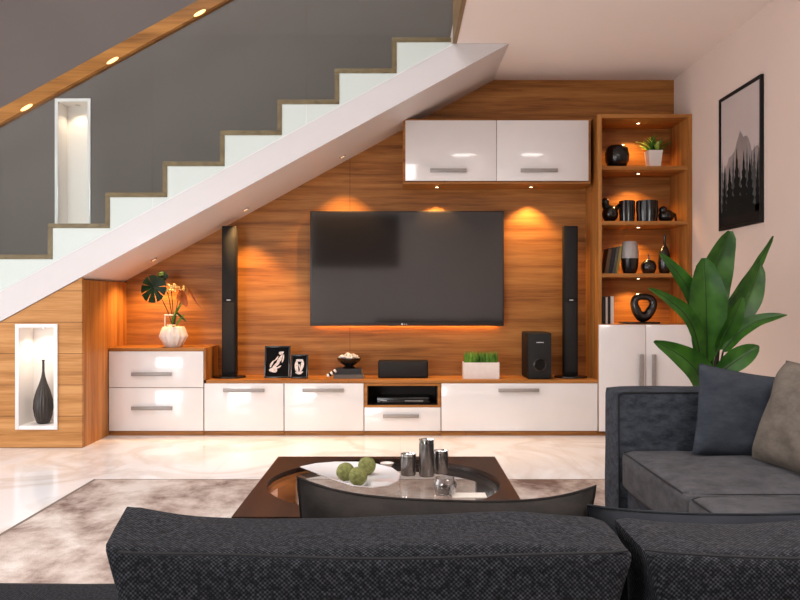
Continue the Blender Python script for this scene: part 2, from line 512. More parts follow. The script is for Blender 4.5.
# panelled box below the stairs
hx0, hx1, hz0, hz1 = -2.865, -2.58, .155, .915
bm = B()
xl = -4.3
prism(bm, [(xl, 0), (hx0, 0), (hx0, zb(hx0)-.004), (xl, zb(xl)-.004)], 'y', YS, YS+.03)
prism(bm, [(hx1, 0), (-2.385, 0), (-2.385, zb(-2.385)-.004), (hx1, zb(hx1)-.004)], 'y', YS, YS+.03)
prism(bm, [(hx0, 0), (hx1, 0), (hx1, hz0), (hx0, hz0)], 'y', YS, YS+.03)
prism(bm, [(hx0, hz1), (hx1, hz1), (hx1, zb(hx1)-.004), (hx0, zb(hx0)-.004)], 'y', YS, YS+.03)
struct('wall_understair', bm, M['wood_panel'])
struct('wall_understair_side', box(B(), -2.415, -2.385, YS+.031, YW-.021, 0, zb(-2.385)-.02), M['wood_vl'])

def niche(name, label, x0, x1, z0, z1, y, depth, fr=.028):
    t = thing(name, label, 'wall niche', ((x0+x1)/2, y, z0))
    w = .012
    bm = B()      # liner
    box(bm, x0, x0+w, y, y+depth, z0, z1); box(bm, x1-w, x1, y, y+depth, z0, z1)
    box(bm, x0, x1, y, y+depth, z0, z0+w); box(bm, x0, x1, y, y+depth, z1-w, z1)
    box(bm, x0, x1, y+depth-w, y+depth, z0, z1)
    obj('liner', bm, M['white_paint'], t, smooth=False)
    bm = B()
    a, b_ = x0-fr+.012, x1+fr-.012; c, d = z0-fr+.012, z1+fr-.012
    box(bm, a, a+fr, y-.014, y-.001, c, d, .002); box(bm, b_-fr, b_, y-.014, y-.001, c, d, .002)
    box(bm, a+fr, b_-fr, y-.014, y-.001, c, c+fr, .002); box(bm, a+fr, b_-fr, y-.014, y-.001, d-fr, d, .002)
    obj('frame', bm, M['white_gloss'], t)
    bm = B(); lathe(bm, [(.022, 0), (.022, .006), (.014, .008)], ((x0+x1)/2, y+depth*.5, z1-w-.008), 20)
    obj('downlight', bm, M['chrome'], t)
    return t
niche('wall_niche', 'tall white framed empty niche in the grey wall above the stairs', nx0, nx1, nz0, nz1, YW, .2)
niche('wall_niche', 'white framed niche in the timber panel below the stairs, holding a dark vase', hx0, hx1, hz0, hz1, YS, .24)

bm = B()
lathe(bm, [(.03, 0), (.045, .008), (.062, .06), (.072, .12), (.068, .18), (.05, .25), (.028, .31), (.014, .36), (.009, .40), (.009, .475), (.013, .485), (.010, .487)],
      (-2.722, YS+.105, hz0+.0125), 64, flute=.035, nf=18)
single('vase', bm, M['vase_fluted'], 'dark fluted teardrop vase with thin neck in the lower white niche', 'vase')

# ---------------------------------------------------------------- staircase
st = thing('staircase', 'straight white staircase with timber treads rising to the right over the media wall', 'staircase', (-2.6, YS, 0))
bm = B()
x0, x1 = -4.6, .815
prism(bm, [(-4.6, zb(-4.6)), (x1, ZC-.001), (x1-.22/SL, ZC-.001), (-4.6, zb(-4.6)+.22)], 'y', YS-.012, YS+.02)
obj('stringer', bm, M['stringer_white'], st, smooth=False)
# stepped body behind the stringer
risers = [-2.64+.43*k for k in range(-5, 8)]
tops = [1.451+.2325*k for k in range(-5, 9)]      # tops[i] lies left of risers[i]
bm = B()
pts = [(-4.79-.43, zb(-5.22)), (.815, ZC-.002), (.39, ZC-.002)]
TH = .035
pts = [(-4.6, zb(-4.6)), (.815, ZC-.002), (XO-.012, ZC-.002), (XO-.012, tops[12]-TH)]
seq = []
for i in range(12, 0, -1):
    # tread tops[i] runs from risers[i-1] to risers[i]
    seq.append((risers[i-1]+TH, tops[i]-TH))
    seq.append((risers[i-1]+TH, tops[i-1]-TH))
    if risers[i-1] < -4.3: break
pts += seq
last = pts[-1]
pts.append((-4.6, last[1]))
prism(bm, pts, 'y', YS+.001, YW-.001)
obj('stair_body', bm, M['stair_white'], st, smooth=False)
for i in range(1, 13):
    xa = risers[i-1]; xb = risers[i] if i < 12 else XO-.012
    if xb < -4.4: continue
    xa2 = max(xa, -4.6)
    o = obj('tread', box(B(), xa2, xb+(0 if i == 12 else TH), YS-.004, YW-.002, tops[i]-TH, tops[i], .003), M['wood_step'], st)
    if xa > -4.5:
        obj('riser', box(B(), xa, xa+TH, YS-.003, YW-.002, tops[i-1], tops[i]-TH), M['wood_step'], st, smooth=False)

# glass balustrade with lit handrail
bal = thing('glass_balustrade', 'clear glass stair balustrade topped by a timber handrail with small lights', 'balustrade', (-2.0, YS-.03, 1.0))
def zl(x): return zb(x)+.225
def zh(x): return 1.085+182/133.3+SL*(x+3.0)
edges = [-4.6, -3.2, -1.85, -.7, XO-.02]
for a, b_ in zip(edges[:-1], edges[1:]):
    a += .004; b_ -= .004
    bm = prism(B(), [(a, zl(a)), (b_, zl(b_)), (b_, zh(b_)), (a, zh(a))], 'y', YS-.030, YS-.020)
    obj('glass_panel', bm, M['rail_glass'], bal, smooth=False)
bm = B()
hh = .062
prism(bm, [(-4.6, zh(-4.6)-hh), (XO-.03, zh(XO-.03)-hh), (XO-.03, zh(XO-.03)+hh), (-4.6, zh(-4.6)+hh)], 'y', YS-.075, YS-.012, .008)
hr = obj('handrail', bm, M['wood_rail'], bal)
ang = math.atan(SL)
for px in (27, 113, 200):
    x = (px-400)*(YS-.07)/F
    t = bmesh.new()
    lathe(t, [(.013, 0), (.013, .006), (.008, .008)], (0, 0, 0), 20, sx=3.8)
    bm = B()
    merge(bm, t, Matrix.Translation((x, YS-.0735, zh(x)-.044)) @ Matrix.Rotation(-ang, 4, 'Y') @ Matrix.Rotation(PI/2, 4, 'X'))
    o = obj('rail_light', bm, M['lamp_soft'], hr)

# ---------------------------------------------------------------- lights
def spot(x, y, z, e, ang=110, col=(1, .55, .19), blend=.6, size=.015, aim=None):
    l = bpy.data.lights.new('spot', 'SPOT'); l.energy = e; l.spot_size = math.radians(ang)
    l.spot_blend = blend; l.color = col; l.shadow_soft_size = size
    o = bpy.data.objects.new('spot_light', l); COL.objects.link(o); o.location = (x, y, z)
    if aim is not None:
        o.rotation_euler = (Vector(aim)-Vector((x, y, z))).to_track_quat('-Z', 'Y').to_euler()
    return o

def downlight(x, y, z, label, grp, tilt=0, r=.026):
    t = thing('downlight', label, 'downlight', (x, y, z), grp)
    R = Matrix.Translation((x, y, z)) @ Matrix.Rotation(tilt, 4, 'Y')
    q = bmesh.new(); lathe(q, [(r, -.002), (r, -.008), (r*.7, -.010), (r*.62, -.003)], (0, 0, 0), 24)
    bm = B(); merge(bm, q, R); obj('ring', bm, M['chrome'], t)
    q = bmesh.new(); lathe(q, [(r*.58, -.003), (r*.58, -.011), (r*.3, -.0115)], (0, 0, 0), 20)
    bm = B(); merge(bm, q, R); obj('lens', bm, M['lamp' if r < .025 else 'lamp_dim'], t)
    return t

SPY = 6.72
for (px, lab) in ((-2.07, 'small round downlight low in the sloping soffit, above the monstera'),
                  (-1.30, 'middle of three small downlights in the sloping stair soffit'),
                  (-.487, 'highest small downlight in the sloping soffit, near the television corner')):
    downlight(px, SPY, zb(px), lab, 'downlights in the stair soffit', -ang, .03)
spot(-2.07, SPY, zb(-2.07)-.03, 44, 120)
spot(-1.30, SPY, zb(-1.30)-.03, 62, 92)
spot(-.487, SPY, zb(-.487)-.03, 62, 92)
spot((nx0+nx1)/2, YW+.1, nz1-.03, 2.6, 120, (1, .76, .52))
spot((hx0+hx1)/2, YS+.12, hz1-.03, 4.2, 130, (1, .84, .64))

# ---------------------------------------------------------------- cabinets
def handle_h(bm, xa, xb, y, z, h=.03):
    box(bm, xa, xb, y-.028, y-.018, z-h/2, z+h/2, .003)
    for x in (xa+.03, xb-.03):
        box(bm, x-.006, x+.006, y-.018, y, z-.006, z+.006)
    return bm

def low_cabinet(label, x0, x1, z1, fronts, top=.03, name='low_cabinet', ytop=None, sides=None):
    """fronts: list of (part name, z0, z1, handle xa, xb, z)"""
    t = thing(name, label, 'cabinet', ((x0+x1)/2, YU, 0), 'low cabinets of the media wall')
    g = .0015
    bm = B()
    box(bm, x0+g, x0+.018, YU+.02, YW-.022, .035, z1-top); box(bm, x1-.018, x1-g, YU+.02, YW-.022, .035, z1-top)
    box(bm, x0+.018, x1-.018, YU+.02, YW-.022, .035, .053); box(bm, x0+.018, x1-.018, YW-.034, YW-.022, .053, z1-top)
    obj('body', bm, M['wood_v'], t, smooth=False)
    obj('plinth', box(B(), x0+g, x1-g, YU+.012, YU+.03, 0, .034), M['wood'], t, smooth=False)
    for (nm, a, b_, ha, hb, hz) in fronts:
        d = obj(nm, box(B(), x0+.003, x1-.003, YU, YU+.019, a, b_, .002), M['white_gloss'], t)
        obj('handle', handle_h(B(), ha, hb, YU, hz), M['steel'], d)
    return t
s = 122.3
def X(px): return (px-400)/s
def Z(py): return CH-(py-300)/s
t = low_cabinet('taller white two-drawer cabinet at the left end, under the monstera', -2.383, -1.605, .72,
    [('drawer', .395, .69, X(132), X(172.5), Z(374)), ('drawer', .04, .391, X(132), X(173), Z(408))])
obj('top', box(B(), -2.383, -1.605, YU, YW-.022, .692, .718, .002), M['wood'], t)
obj('side_panel', box(B(), -1.605, -1.587, YU+.004, YW-.022, .457, .718), M['wood_v'], t, smooth=False)
low_cabinet('white flap-front cabinet beneath the left tower speaker', -1.603, -.949, .455, [('door', .04, .428, X(223.6), X(265), Z(390))])
low_cabinet('white flap-front cabinet beneath the photo frames and book stack', -.948, -.295, .455, [('door', .04, .428, X(302.7), X(344), Z(390))])
low_cabinet('widest white flap-front cabinet, beneath the grass planter and subwoofer', .336, 1.618, .455, [('door', .04, .428, X(498), X(538.8), Z(390))])
# centre unit with open bay
t = thing('low_cabinet', 'centre cabinet with dark open bay over one white drawer', 'cabinet', (.02, YU, 0), 'low cabinets of the media wall')
bm = B()
box(bm, -.293, -.275, YU+.02, YW-.022, .035, .425); box(bm, .316, .334, YU+.02, YW-.022, .035, .425)
box(bm, -.275, .316, YU+.02, YW-.022, .035, .053); box(bm, -.275, .316, YW-.034, YW-.022, .053, .425)
obj('body', bm, M['wood_v'], t, smooth=False)
bm = B()
box(bm, -.293, -.268, YU, YU+.019, .235, .428); box(bm, .309, .334, YU, YU+.019, .235, .428)
box(bm, -.268, .309, YU, YU+.019, .235, .25); box(bm, -.268, .309, YU, YU+.019, .408, .428)
obj('bay_frame', bm, M['wood'], t, smooth=False)
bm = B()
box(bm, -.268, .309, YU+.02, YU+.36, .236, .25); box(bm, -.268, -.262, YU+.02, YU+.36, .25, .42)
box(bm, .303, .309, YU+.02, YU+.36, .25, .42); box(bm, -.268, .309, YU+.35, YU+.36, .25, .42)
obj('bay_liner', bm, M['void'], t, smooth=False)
d = obj('drawer', box(B(), -.291, .332, YU, YU+.019, .04, .232, .002), M['white_gloss'], t)
obj('handle', handle_h(B(), X(383), X(418.8), YU, Z(415.8)), M['steel'], d)
obj('plinth', box(B(), -.293, .334, YU+.012, YU+.03, 0, .034), M['wood'], t, smooth=False)
# worktop
single('worktop', box(B(), -1.586, 1.618, YU, YW-.022, .430, .455, .002), M['wood'],
       'long timber worktop running over the low white cabinets', 'worktop')
# disc player in the bay
t = thing('media_player', 'slim black disc player inside the open bay of the centre cabinet', 'media player', (0, YU+.1, .2505))
obj('case', box(B(), -.19, .24, YU+.06, YU+.30, .2505, .305, .004), M['black_gloss'], t)
obj('feet', box(B(), -.17, .22, YU+.07, YU+.09, .2502, .2508), M['black_matte'], t)
bm = B(); box(bm, -.165, -.11, YU+.0585, YU+.0605, .279, .283)
obj('power_light', bm, M['logo'], t, smooth=False)
bm = B(); box(bm, .04, .19, YU+.0585, YU+.0605, .276, .279)
obj('display', bm, M['logo'], t, smooth=False)

# tall shelving unit
zt = 2.63
t = thing('shelving_unit', 'tall timber display shelving with white doors below, in the right corner', 'shelving unit', (2.0, YU, 0))
bm = B()
box(bm, 1.62, 1.65, YU, YW-.022, .03, zt); obj('side_panel', bm, M['wood_v'], t, smooth=False)
obj('side_panel', box(B(), 2.35, 2.388, YU, YW-.022, .03, zt), M['wood_v'], t, smooth=False)
obj('back_panel', box(B(), 1.65, 2.35, YW-.034, YW-.022, .03, zt), M['wood'], t, smooth=False)
shelf_z = [2.206, 1.756, 1.327, .912]
obj('top_panel', box(B(), 1.65, 2.35, YU, YW-.034, zt-.032, zt), M['wood'], t, smooth=False)
for z in shelf_z:
    obj('shelf', box(B(), 1.65, 2.35, YU+.004, YW-.034, z-.03, z), M['wood'], t, smooth=False)
for (a, b_, hx) in ((1.622, 2.002, X(640)), (2.006, 2.386, X(652.3))):
    d = obj('door', box(B(), a, b_, YU-.02, YU-.001, .04, .908, .002), M['white_gloss'], t)
    bm = B(); box(bm, hx-.018, hx+.018, YU-.05, YU-.04, Z(388), Z(354), .003)
    for z in (Z(384), Z(358)): box(bm, hx-.006, hx+.006, YU-.04, YU-.02, z-.006, z+.006)
    obj('handle', bm, M['steel'], d)
obj('plinth', box(B(), 1.62, 2.388, YU+.012, YU+.03, 0, .03), M['wood'], t, smooth=False)
for z, lab in zip([zt-.032]+[q-.03 for q in shelf_z[:3]],
        ('tiny downlight under the top of the shelving', 'tiny downlight under the shelf with the white potted plant',
         'tiny downlight under the shelf with the black pots', 'tiny downlight under the shelf with the two-tone vase')):
    downlight(1.995, 6.7, z, lab, 'shelving downlights', 0, .02)
    spot(1.995, 6.80, z-.03, 13 if z > 2.2 else 12, 130)

# wall cabinet
wx0, wx1, wy, wz0c, wz1c = .025, 1.585, 6.65, 2.075, 2.615
t = thing('wall_cabinet', 'long wall cabinet with two white flap doors above the television', 'cabinet', ((wx0+wx1)/2, wy, wz0c))
bm = B()
box(bm, wx0, wx1, wy+.001, YW-.022, wz0c, wz0c+.02); box(bm, wx0, wx1, wy+.001, YW-.022, wz1c-.02, wz1c)
box(bm, wx0, wx0+.02, wy+.001, YW-.022, wz0c+.02, wz1c-.02); box(bm, wx1-.02, wx1, wy+.001, YW-.022, wz0c+.02, wz1c-.02)
box(bm, wx0+.02, wx1-.02, YW-.04, YW-.022, wz0c+.02, wz1c-.02)
obj('body', bm, M['wood'], t, smooth=False)
s2 = 800/6.65
for a, b_, h0, h1 in ((.045, .800, 430, 466), (.804, 1.565, 520, 557)):
    d = obj('door', box(B(), a, b_, wy-.012, wy, wz0c+.024, wz1c-.014, .002), M['white_gloss'], t)
    obj('handle', handle_h(B(), (h0-400)/s2, (h1-400)/s2, wy-.012, CH+(300-171)/s2, .032), M['steel'], d)
for px, lab in ((437, 'tiny downlight under the left door of the wall cabinet'), (531, 'tiny downlight under the right door of the wall cabinet')):
    xx = (px-400)*6.78/F
    downlight(xx, 6.78, wz0c, lab, 'wall cabinet downlights', 0, .02)
    spot(xx, 6.84, wz0c-.03, 40, 100)

# ---------------------------------------------------------------- television
t = thing('television', 'large flat black television mounted on the timber wall', 'television', (.06, 6.9, .886))
tx0, tx1, tz0, tz1 = -.776, .897, .886, 1.878
obj('casing', box(B(), tx0, tx1, 6.9, 6.95, tz0, tz1, .004), M['bezel'], t)
obj('screen', box(B(), tx0+.012, tx1-.012, 6.896, 6.8995, tz0+.03, tz1-.012), M['screen'], t, smooth=False)
obj('wall_bracket', box(B(), -.2, .32, 6.951, YW-.021, 1.2, 1.6), M['black_matte'], t, smooth=False)
bm = B(); lathe(bm, [(.008, 0), (.008, .002)], (0, 0, 0), 16)
bmesh.ops.rotate(bm, verts=bm.verts, matrix=Matrix.Rotation(PI/2, 3, 'X'), cent=(0, 0, 0))
bmesh.ops.translate(bm, verts=bm.verts, vec=(.018, 6.8985, .902))
for k in range(2): box(bm, .034+k*.018, .046+k*.018, 6.8965, 6.8985, .897, .899)
for k in range(2): box(bm, .034+k*.018, .037+k*.018, 6.8965, 6.8985, .897, .908)
obj('logo', bm, M['logo'], t, smooth=False)
obj('led_strip', box(B(), tx0+.05, tx1-.05, 6.952, 6.958, tz0+.015, tz0+.025), M['led'], t, smooth=False)

# ---------------------------------------------------------------- speakers
def tower(x0, x1, label):
    z0 = .4555
    t = thing('tower_speaker', label, 'speaker', ((x0+x1)/2, 6.75, z0), 'tower speakers')
    cx = (x0+x1)/2
    bm = B(); lathe(bm, [(.136, 0), (.140, .004), (.136, .014), (.06, .022)], (cx, 6.76, z0), 40, sy=.85)
    obj('base', bm, M['black_gloss'], t)
    obj('cabinet', box(B(), x0, x1, 6.74, 6.83, z0+.0225, 1.735, .006), M['black_matte'], t)
    obj('grille', box(B(), x0+.012, x1-.012, 6.734, 6.7395, z0+.05, 1.09, .002), M['grille'], t)
    obj('grille', box(B(), x0+.012, x1-.012, 6.734, 6.7395, 1.13, 1.72, .002), M['grille'], t)
    obj('badge', box(B(), cx-.016, cx+.016, 6.731, 6.7338, 1.106, 1.113), M['logo'], t, smooth=False)
tower(-1.502, -1.384, 'tall slim black tower speaker left of the television, on the worktop')
tower(1.384, 1.50, 'tall slim black tower speaker at the right end of the worktop')

t = thing('subwoofer', 'squat black subwoofer with round port, right of the grass planter', 'speaker', (1.155, 6.6, .4555))
obj('cabinet', box(B(), 1.058, 1.254, 6.62, 6.96, .4555, .838, .008), M['black_matte'], t)
obj('front_panel', box(B(), 1.062, 1.25, 6.606, 6.6195, .46, .834, .005), M['grille'], t)
bm = B(); lathe(bm, [(.036, 0), (.055, 0), (.057, .008), (.048, .012), (.040, .004)], (0, 0, 0), 36)
bmesh.ops.rotate(bm, verts=bm.verts, matrix=Matrix.Rotation(PI/2, 3, 'X'), cent=(0, 0, 0))
bmesh.ops.translate(bm, verts=bm.verts, vec=(1.158, 6.606, .575))
obj('port_ring', bm, M['black_gloss'], t)
bm = B(); lathe(bm, [(.034, 0), (.034, .002), (.01, .003)], (0, 0, 0), 28)
bmesh.ops.rotate(bm, verts=bm.verts, matrix=Matrix.Rotation(PI/2, 3, 'X'), cent=(0, 0, 0))
bmesh.ops.translate(bm, verts=bm.verts, vec=(1.158, 6.6055, .575))
obj('port', bm, M['grille'], t)
bm = B()
for k in range(6): box(bm, 1.128+k*.010, 1.135+k*.010, 6.6035, 6.6055, .756, .763)
obj('badge', bm, M['logo'], t, smooth=False)

t = thing('centre_speaker', 'low black horizontal speaker below the middle of the television', 'speaker', (.02, 6.72, .4555))
obj('cabinet', box(B(), -.184, .236, 6.70, 6.86, .4555, .60, .012), M['black_matte'], t)
obj('grille', box(B(), -.172, .224, 6.694, 6.6995, .466, .59, .003), M['grille'], t)

# ---------------------------------------------------------------- worktop objects
t = thing('grass_planter', 'white rectangular planter of short green grass on the worktop', 'planter', (.68, 6.70, .4555))
bm = B(); box(bm, .527, .825, 6.64, 6.78, .4555, .47)
for a in ((.527, .537, 6.64, 6.78), (.815, .825, 6.64, 6.78), (.537, .815, 6.64, 6.65), (.537, .815, 6.77, 6.78)): box(bm, *a, .47, .59)
obj('trough', bm, M['ceramic_white'], t, smooth=False)
obj('soil', box(B(), .537, .815, 6.65, 6.77, .54, .578), M['soil'], t, smooth=False)
bm = B()
for k in range(700):
    x = random.uniform(.54, .812); y = random.uniform(6.652, 6.768)
    h = random.uniform(.06, .115); a = random.uniform(0, PI*2); l = random.uniform(0, .03); w = .0022
    dx, dy = math.cos(a), math.sin(a)
    v = [bm.verts.new((x-w*dy, y+w*dx, .575)), bm.verts.new((x+w*dy, y-w*dx, .575)),
         bm.verts.new((x+w*dy+dx*l*.4, y-w*dx+dy*l*.4, .575+h*.6)), bm.verts.new((x-w*dy+dx*l*.4, y+w*dx+dy*l*.4, .575+h*.6)),
         bm.verts.new((x+dx*l, y+dy*l, .575+h))]
    bm.faces.new((v[0], v[1], v[2], v[3])); bm.faces.new((v[3], v[2], v[4]))
g_ = obj('grass', bm, M['grass'], t, smooth=False); g_['kind'] = 'stuff'

# framed photographs, leaning back on a strut
def photo_frame(label, cx, y, w, h, rz, blobs):
    z0 = .4565
    t = thing('photo_frame', label, 'photo frame', (cx, y, z0), 'photo frames on the worktop')
    R = Matrix.Translation((cx, y, z0)) @ Matrix.Rotation(rz, 4, 'Z') @ Matrix.Rotation(-.16, 4, 'X')
    f = .014
    q = bmesh.new()
    box(q, -w/2, -w/2+f, -.008, .008, 0, h, .002); box(q, w/2-f, w/2, -.008, .008, 0, h, .002)
    box(q, -w/2+f, w/2-f, -.008, .008, 0, f, .002); box(q, -w/2+f, w/2-f, -.008, .008, h-f, h, .002)
    bm = B(); merge(bm, q, R); obj('frame', bm, M['black_gloss'], t)
    q = bmesh.new(); box(q, -w/2+f, w/2-f, 0, .006, f, h-f)
    bm = B(); merge(bm, q, R); pr = obj('print', bm, M['print_black'], t, smooth=False)
    q = bmesh.new()
    for (u, v, rx, rz_, a) in blobs:
        c = Vector((u*w, -.0012, v*h)); n = 18
        vs = []
        for k in range(n):
            th = 2*PI*k/n; rr = 1+.16*math.sin(3*th+u*9)
            xx = rx*w*rr*math.cos(th); zz = rz_*h*rr*math.sin(th)
            vs.append(q.verts.new(c+Vector((xx*math.cos(a)-zz*math.sin(a), 0, xx*math.sin(a)+zz*math.cos(a)))))
        q.faces.new(vs)
    bm = B(); merge(bm, q, R)
    obj('image', bm, M['print_white'], pr, smooth=False)
    q = bmesh.new(); box(q, -.02, .02, .0085, .011, 0.02, h*.7)
    bm = B(); merge(bm, q, R @ Matrix.Translation((0, .0, .0)) ); obj('backing', bm, M['black_matte'], t, smooth=False)
photo_frame('larger black photo frame on the worktop, left of its smaller neighbour', -1.03, 6.70, .215, .27, .0,
    [(-.14, .26, .16, .09, .2), (-.02, .44, .20, .045, .8), (.10, .60, .18, .05, 1.0), (.14, .78, .10, .045, .3), (-.22, .44, .04, .12, -.5), (.22, .60, .03, .13, -.2), (-.04, .60, .13, .02, .9), (.06, .34, .10, .025, .5)])
photo_frame('smaller black photo frame overlapping the larger one on the worktop', -.84, 6.66, .145, .20, -.06,
    [(-.16, .48, .10, .28, .1), (.14, .52, .09, .27, -.2), (0, .24, .22, .06, .1), (0, .76, .2, .05, 0), (0, .5, .03, .12, .3)])

# stack of books under a bowl
def flatbook(label, x0, x1, y0, y1, z0, z1, mat, grp='books below the bowl'):
    t = thing('book', label, 'book', ((x0+x1)/2, (y0+y1)/2, z0), grp)
    c = .003
    bm = B(); box(bm, x0, x1, y0, y1, z0, z0+c); box(bm, x0, x1, y0, y1, z1-c, z1); box(bm, x0, x1, y0, y0+c, z0+c, z1-c)
    obj('cover', bm, mat, t, smooth=False)
    obj('pages', box(B(), x0+.004, x1-.004, y0+c, y1-.004, z0+c, z1-c), M['paper'], t, smooth=False)
flatbook('grey book at the bottom of the stack under the pebble bowl', -.555, -.305, 6.66, 6.84, .4555, .487, M['book_grey'])
flatbook('black book lying on the grey one, directly under the pebble bowl', -.545, -.32, 6.68, 6.83, .4875, .535, M['book_black'])
t = thing('bowl', 'footed black bowl filled with pale pebbles on top of the book stack', 'bowl', (-.43, 6.75, .5355))
bm = B(); lathe(bm, [(.05, 0), (.052, .008), (.035, .02), (.06, .035), (.092, .06), (.102, .085), (.098, .087), (.086, .07), (.02, .055)], (-.43, 6.75, .5355), 40)
obj('bowl_body', bm, M['black_gloss'], t)
bm = B()
for k in range(46):
    a = random.uniform(0, 2*PI); r = .082*math.sqrt(random.random()); zz = .6155+.045*(1-(r/.09)**2)*random.uniform(.55, 1)
    ball(bm, (-.43+r*math.cos(a), 6.75+r*math.sin(a), zz), random.uniform(.010, .016), 2, (1.1, 1, .8))
o = obj('pebbles', bm, M['pebble'], t); o['kind'] = 'stuff'
# small striped roll leaning beside the books
t = thing('candle', 'small banded cream and black candle leaning at the left of the book stack', 'candle', (-.585, 6.67, .4555))
for k in range(5):
    bm = B(); c0 = Vector((-.605, 6.66, .474))+Vector((.014, .003, .0095))*k
    tube(bm, [c0, c0+Vector((.014, .003, .0095))], .016, 16)
    obj('band', bm, M['ceramic_white'] if k % 2 == 0 else M['black_matte'], t)

# ---------------------------------------------------------------- leaves
def leaf(bm, base, tip, width, normal, arch=.1, fold=.38, n=16, droop=0, widest=.45, m=4, lf_pow=.62, sb=0):
    base, tip = Vector(base), Vector(tip)
    d = tip-base; L = d.length; d.normalize()
    nrm = Vector(normal); nrm = (nrm-d*nrm.dot(d)).normalized()
    side = d.cross(nrm)
    rows = []
    for i in range(n+1):
        u = i/n
        c = base+d*L*u+nrm*arch*L*math.sin(PI*u)+side*sb*L*math.sin(PI*u)+Vector((0, 0, -droop*L*u*u))
        pw = u**(math.log(.5)/math.log(widest))
        w = width*.5*math.sin(PI*min(1, pw*.985+.008))**lf_pow
        row = []
        for j in range(-m, m+1):
            q = j/m
            ripple = .012*L*math.sin(u*19+q*2)*abs(q)
            row.append(bm.verts.new(c+side*w*q-nrm*(fold*w*abs(q)**1.3)*-1+nrm*ripple*.5))
        rows.append(row)
    for i in range(n):
        for j in range(2*m):
            bm.faces.new((rows[i][j], rows[i][j+1], rows[i+1][j+1], rows[i+1][j]))
    rib = [base+d*L*u/12+nrm*(arch*L*math.sin(PI*u/12)+.0)+side*sb*L*math.sin(PI*u/12)+Vector((0, 0, -droop*L*(u/12)**2)) for u in range(13)]
    return rib

def add_leaf(parent, name, mat, ribmat, stem_from, base, tip, width, normal, ribr=.004, **k):
    bm = B(); rib = leaf(bm, base, tip, width, normal, **k)
    bmesh.ops.solidify(bm, geom=bm.faces[:], thickness=.0012)
    o = obj(name, bm, mat, parent)
    bm = B(); tube(bm, rib, ribr, 6, ribr*.3); obj('midrib', bm, ribmat, o)
    if stem_from is not None:
        bm = B(); a, b_ = Vector(stem_from), Vector(base)
        mid = (a*.45+b_*.55); mid.x = a.x*.62+b_.x*.38; mid.y = a.y*.62+b_.y*.38
        pts = [a*(1-u)**2+mid*2*u*(1-u)+b_*u*u for u in [q/8 for q in range(9)]]
        tube(bm, pts, ribr*2.2, 8, ribr*1.1); obj('stalk', bm, M['stem'], parent)
    return o

# large banana-leaf plant behind the sofa
PD = 4.55
t = thing('potted_plant', 'large banana-leaf plant standing behind the sofa arm beside the white doors', 'plant', (1.80, PD, 0))
bm = B(); lathe(bm, [(.13, 0), (.15, .02), (.18, .30), (.185, .33), (.17, .33), (.165, .29), (.02, .28)], (1.80, PD, 0), 40)
obj('pot', bm, M['ceramic_white'], t)
root = Vector((1.80, PD, .29))
LV = [  # base px, tip px, depth at base, depth at tip, width m, normal, kwargs
 ((713,345), (730,231), 4.68, 4.72, .23, (0.1,-1,.15), dict(arch=-.04, widest=.50, lf_pow=.5, sb=-.07)),
 ((707,362), (704,258), 4.45, 4.38, .235, (-.1,-1,.1), dict(arch=.03, widest=.52, lf_pow=.5)),
 ((703,325), (660,253), 4.50, 4.42, .115, (-.3,-1,.5), dict(arch=.06, widest=.35, sb=.05)),
 ((700,358), (649,288), 4.40, 4.20, .12, (-.2,-1,.6), dict(arch=.08, widest=.30, sb=.10)),
 ((706,402), (654,341), 4.40, 4.22, .19, (-.4,-1,.6), dict(arch=.10, widest=.36, sb=.10)),
 ((722,312), (773,236), 4.70, 4.80, .075, (.5,-1,.3), dict(arch=.05, widest=.4)),
 ((712,345), (760,264), 4.50, 4.55, .18, (.3,-1,.45), dict(arch=.04, widest=.55, lf_pow=.5, sb=.05)),
 ((716,350), (742,297), 4.42, 4.35, .12, (.3,-1,.2), dict(arch=.05, lf_pow=.5)),
 ((723,352), (787,315), 4.40, 4.30, .115, (.1,-.9,.9), dict(arch=.10, widest=.35, sb=-.10)),
 ((712,378), (759,346), 4.35, 4.30, .14, (.2,-1,.7), dict(arch=.06, widest=.55)),
 ((709,375), (694,318), 4.60, 4.62, .12, (-.3,-1,.2), dict(arch=.03)),
]
for (bp_, tp, d0, d1, w, nr, kw) in LV:
    add_leaf(t, 'leaf', M['leaf'], M['leaf_rib'], root+Vector((random.uniform(-.04, .04), random.uniform(-.04, .04), 0)),
             P(bp_[0], bp_[1], d0), P(tp[0], tp[1], d1), w*.86, nr, .005, **kw)

# monstera arrangement in ridged white pot
t = thing('potted_plant', 'white ridged pot with a monstera leaf and dried sprigs on the left cabinet', 'plant', (-1.885, 6.66, .7185))
pc = (-1.885, 6.66, .7185)
bm = B(); lathe(bm, [(.06, 0), (.066, .004), (.112, .085), (.114, .095), (.088, .165), (.082, .17), (.074, .165), (.07, .14), (.02, .13)], pc, 56, flute=.05, nf=14)
obj('pot', bm, M['ceramic_white'], t)
q = Vector((pc[0], pc[1], .86))
def mpoly(bm, c, size, ang, nrm=(0, -1, 0)):
    """split monstera blade"""
    out = []; n = 120
    for k in range(n):
        th = 2*PI*k/n
        r = .60+.40*math.sin(th/2)**.6
        if k % 13 == 6 and 14 < k < 108: r *= .38
        out.append(Vector((math.cos(th)*r, 0, math.sin(th)*r*.82))*size)
    R = Matrix.Rotation(ang, 3, 'Y')
    cvs = bm.verts.new(Vector(c))
    vs = [bm.verts.new(Vector(c)+(R @ v)+Vector((0, .25*v.length*v.length/size, 0))) for v in out]
    for k in range(n): bm.faces.new((cvs, vs[k], vs[(k+1) % n]))
cm = P(153.5, 287, 6.58)
bm = B(); mpoly(bm, cm, .135, -1.2)
bmesh.ops.solidify(bm, geom=bm.faces[:], thickness=.001)
obj('monstera_leaf', bm, M['leaf_dark'], t)
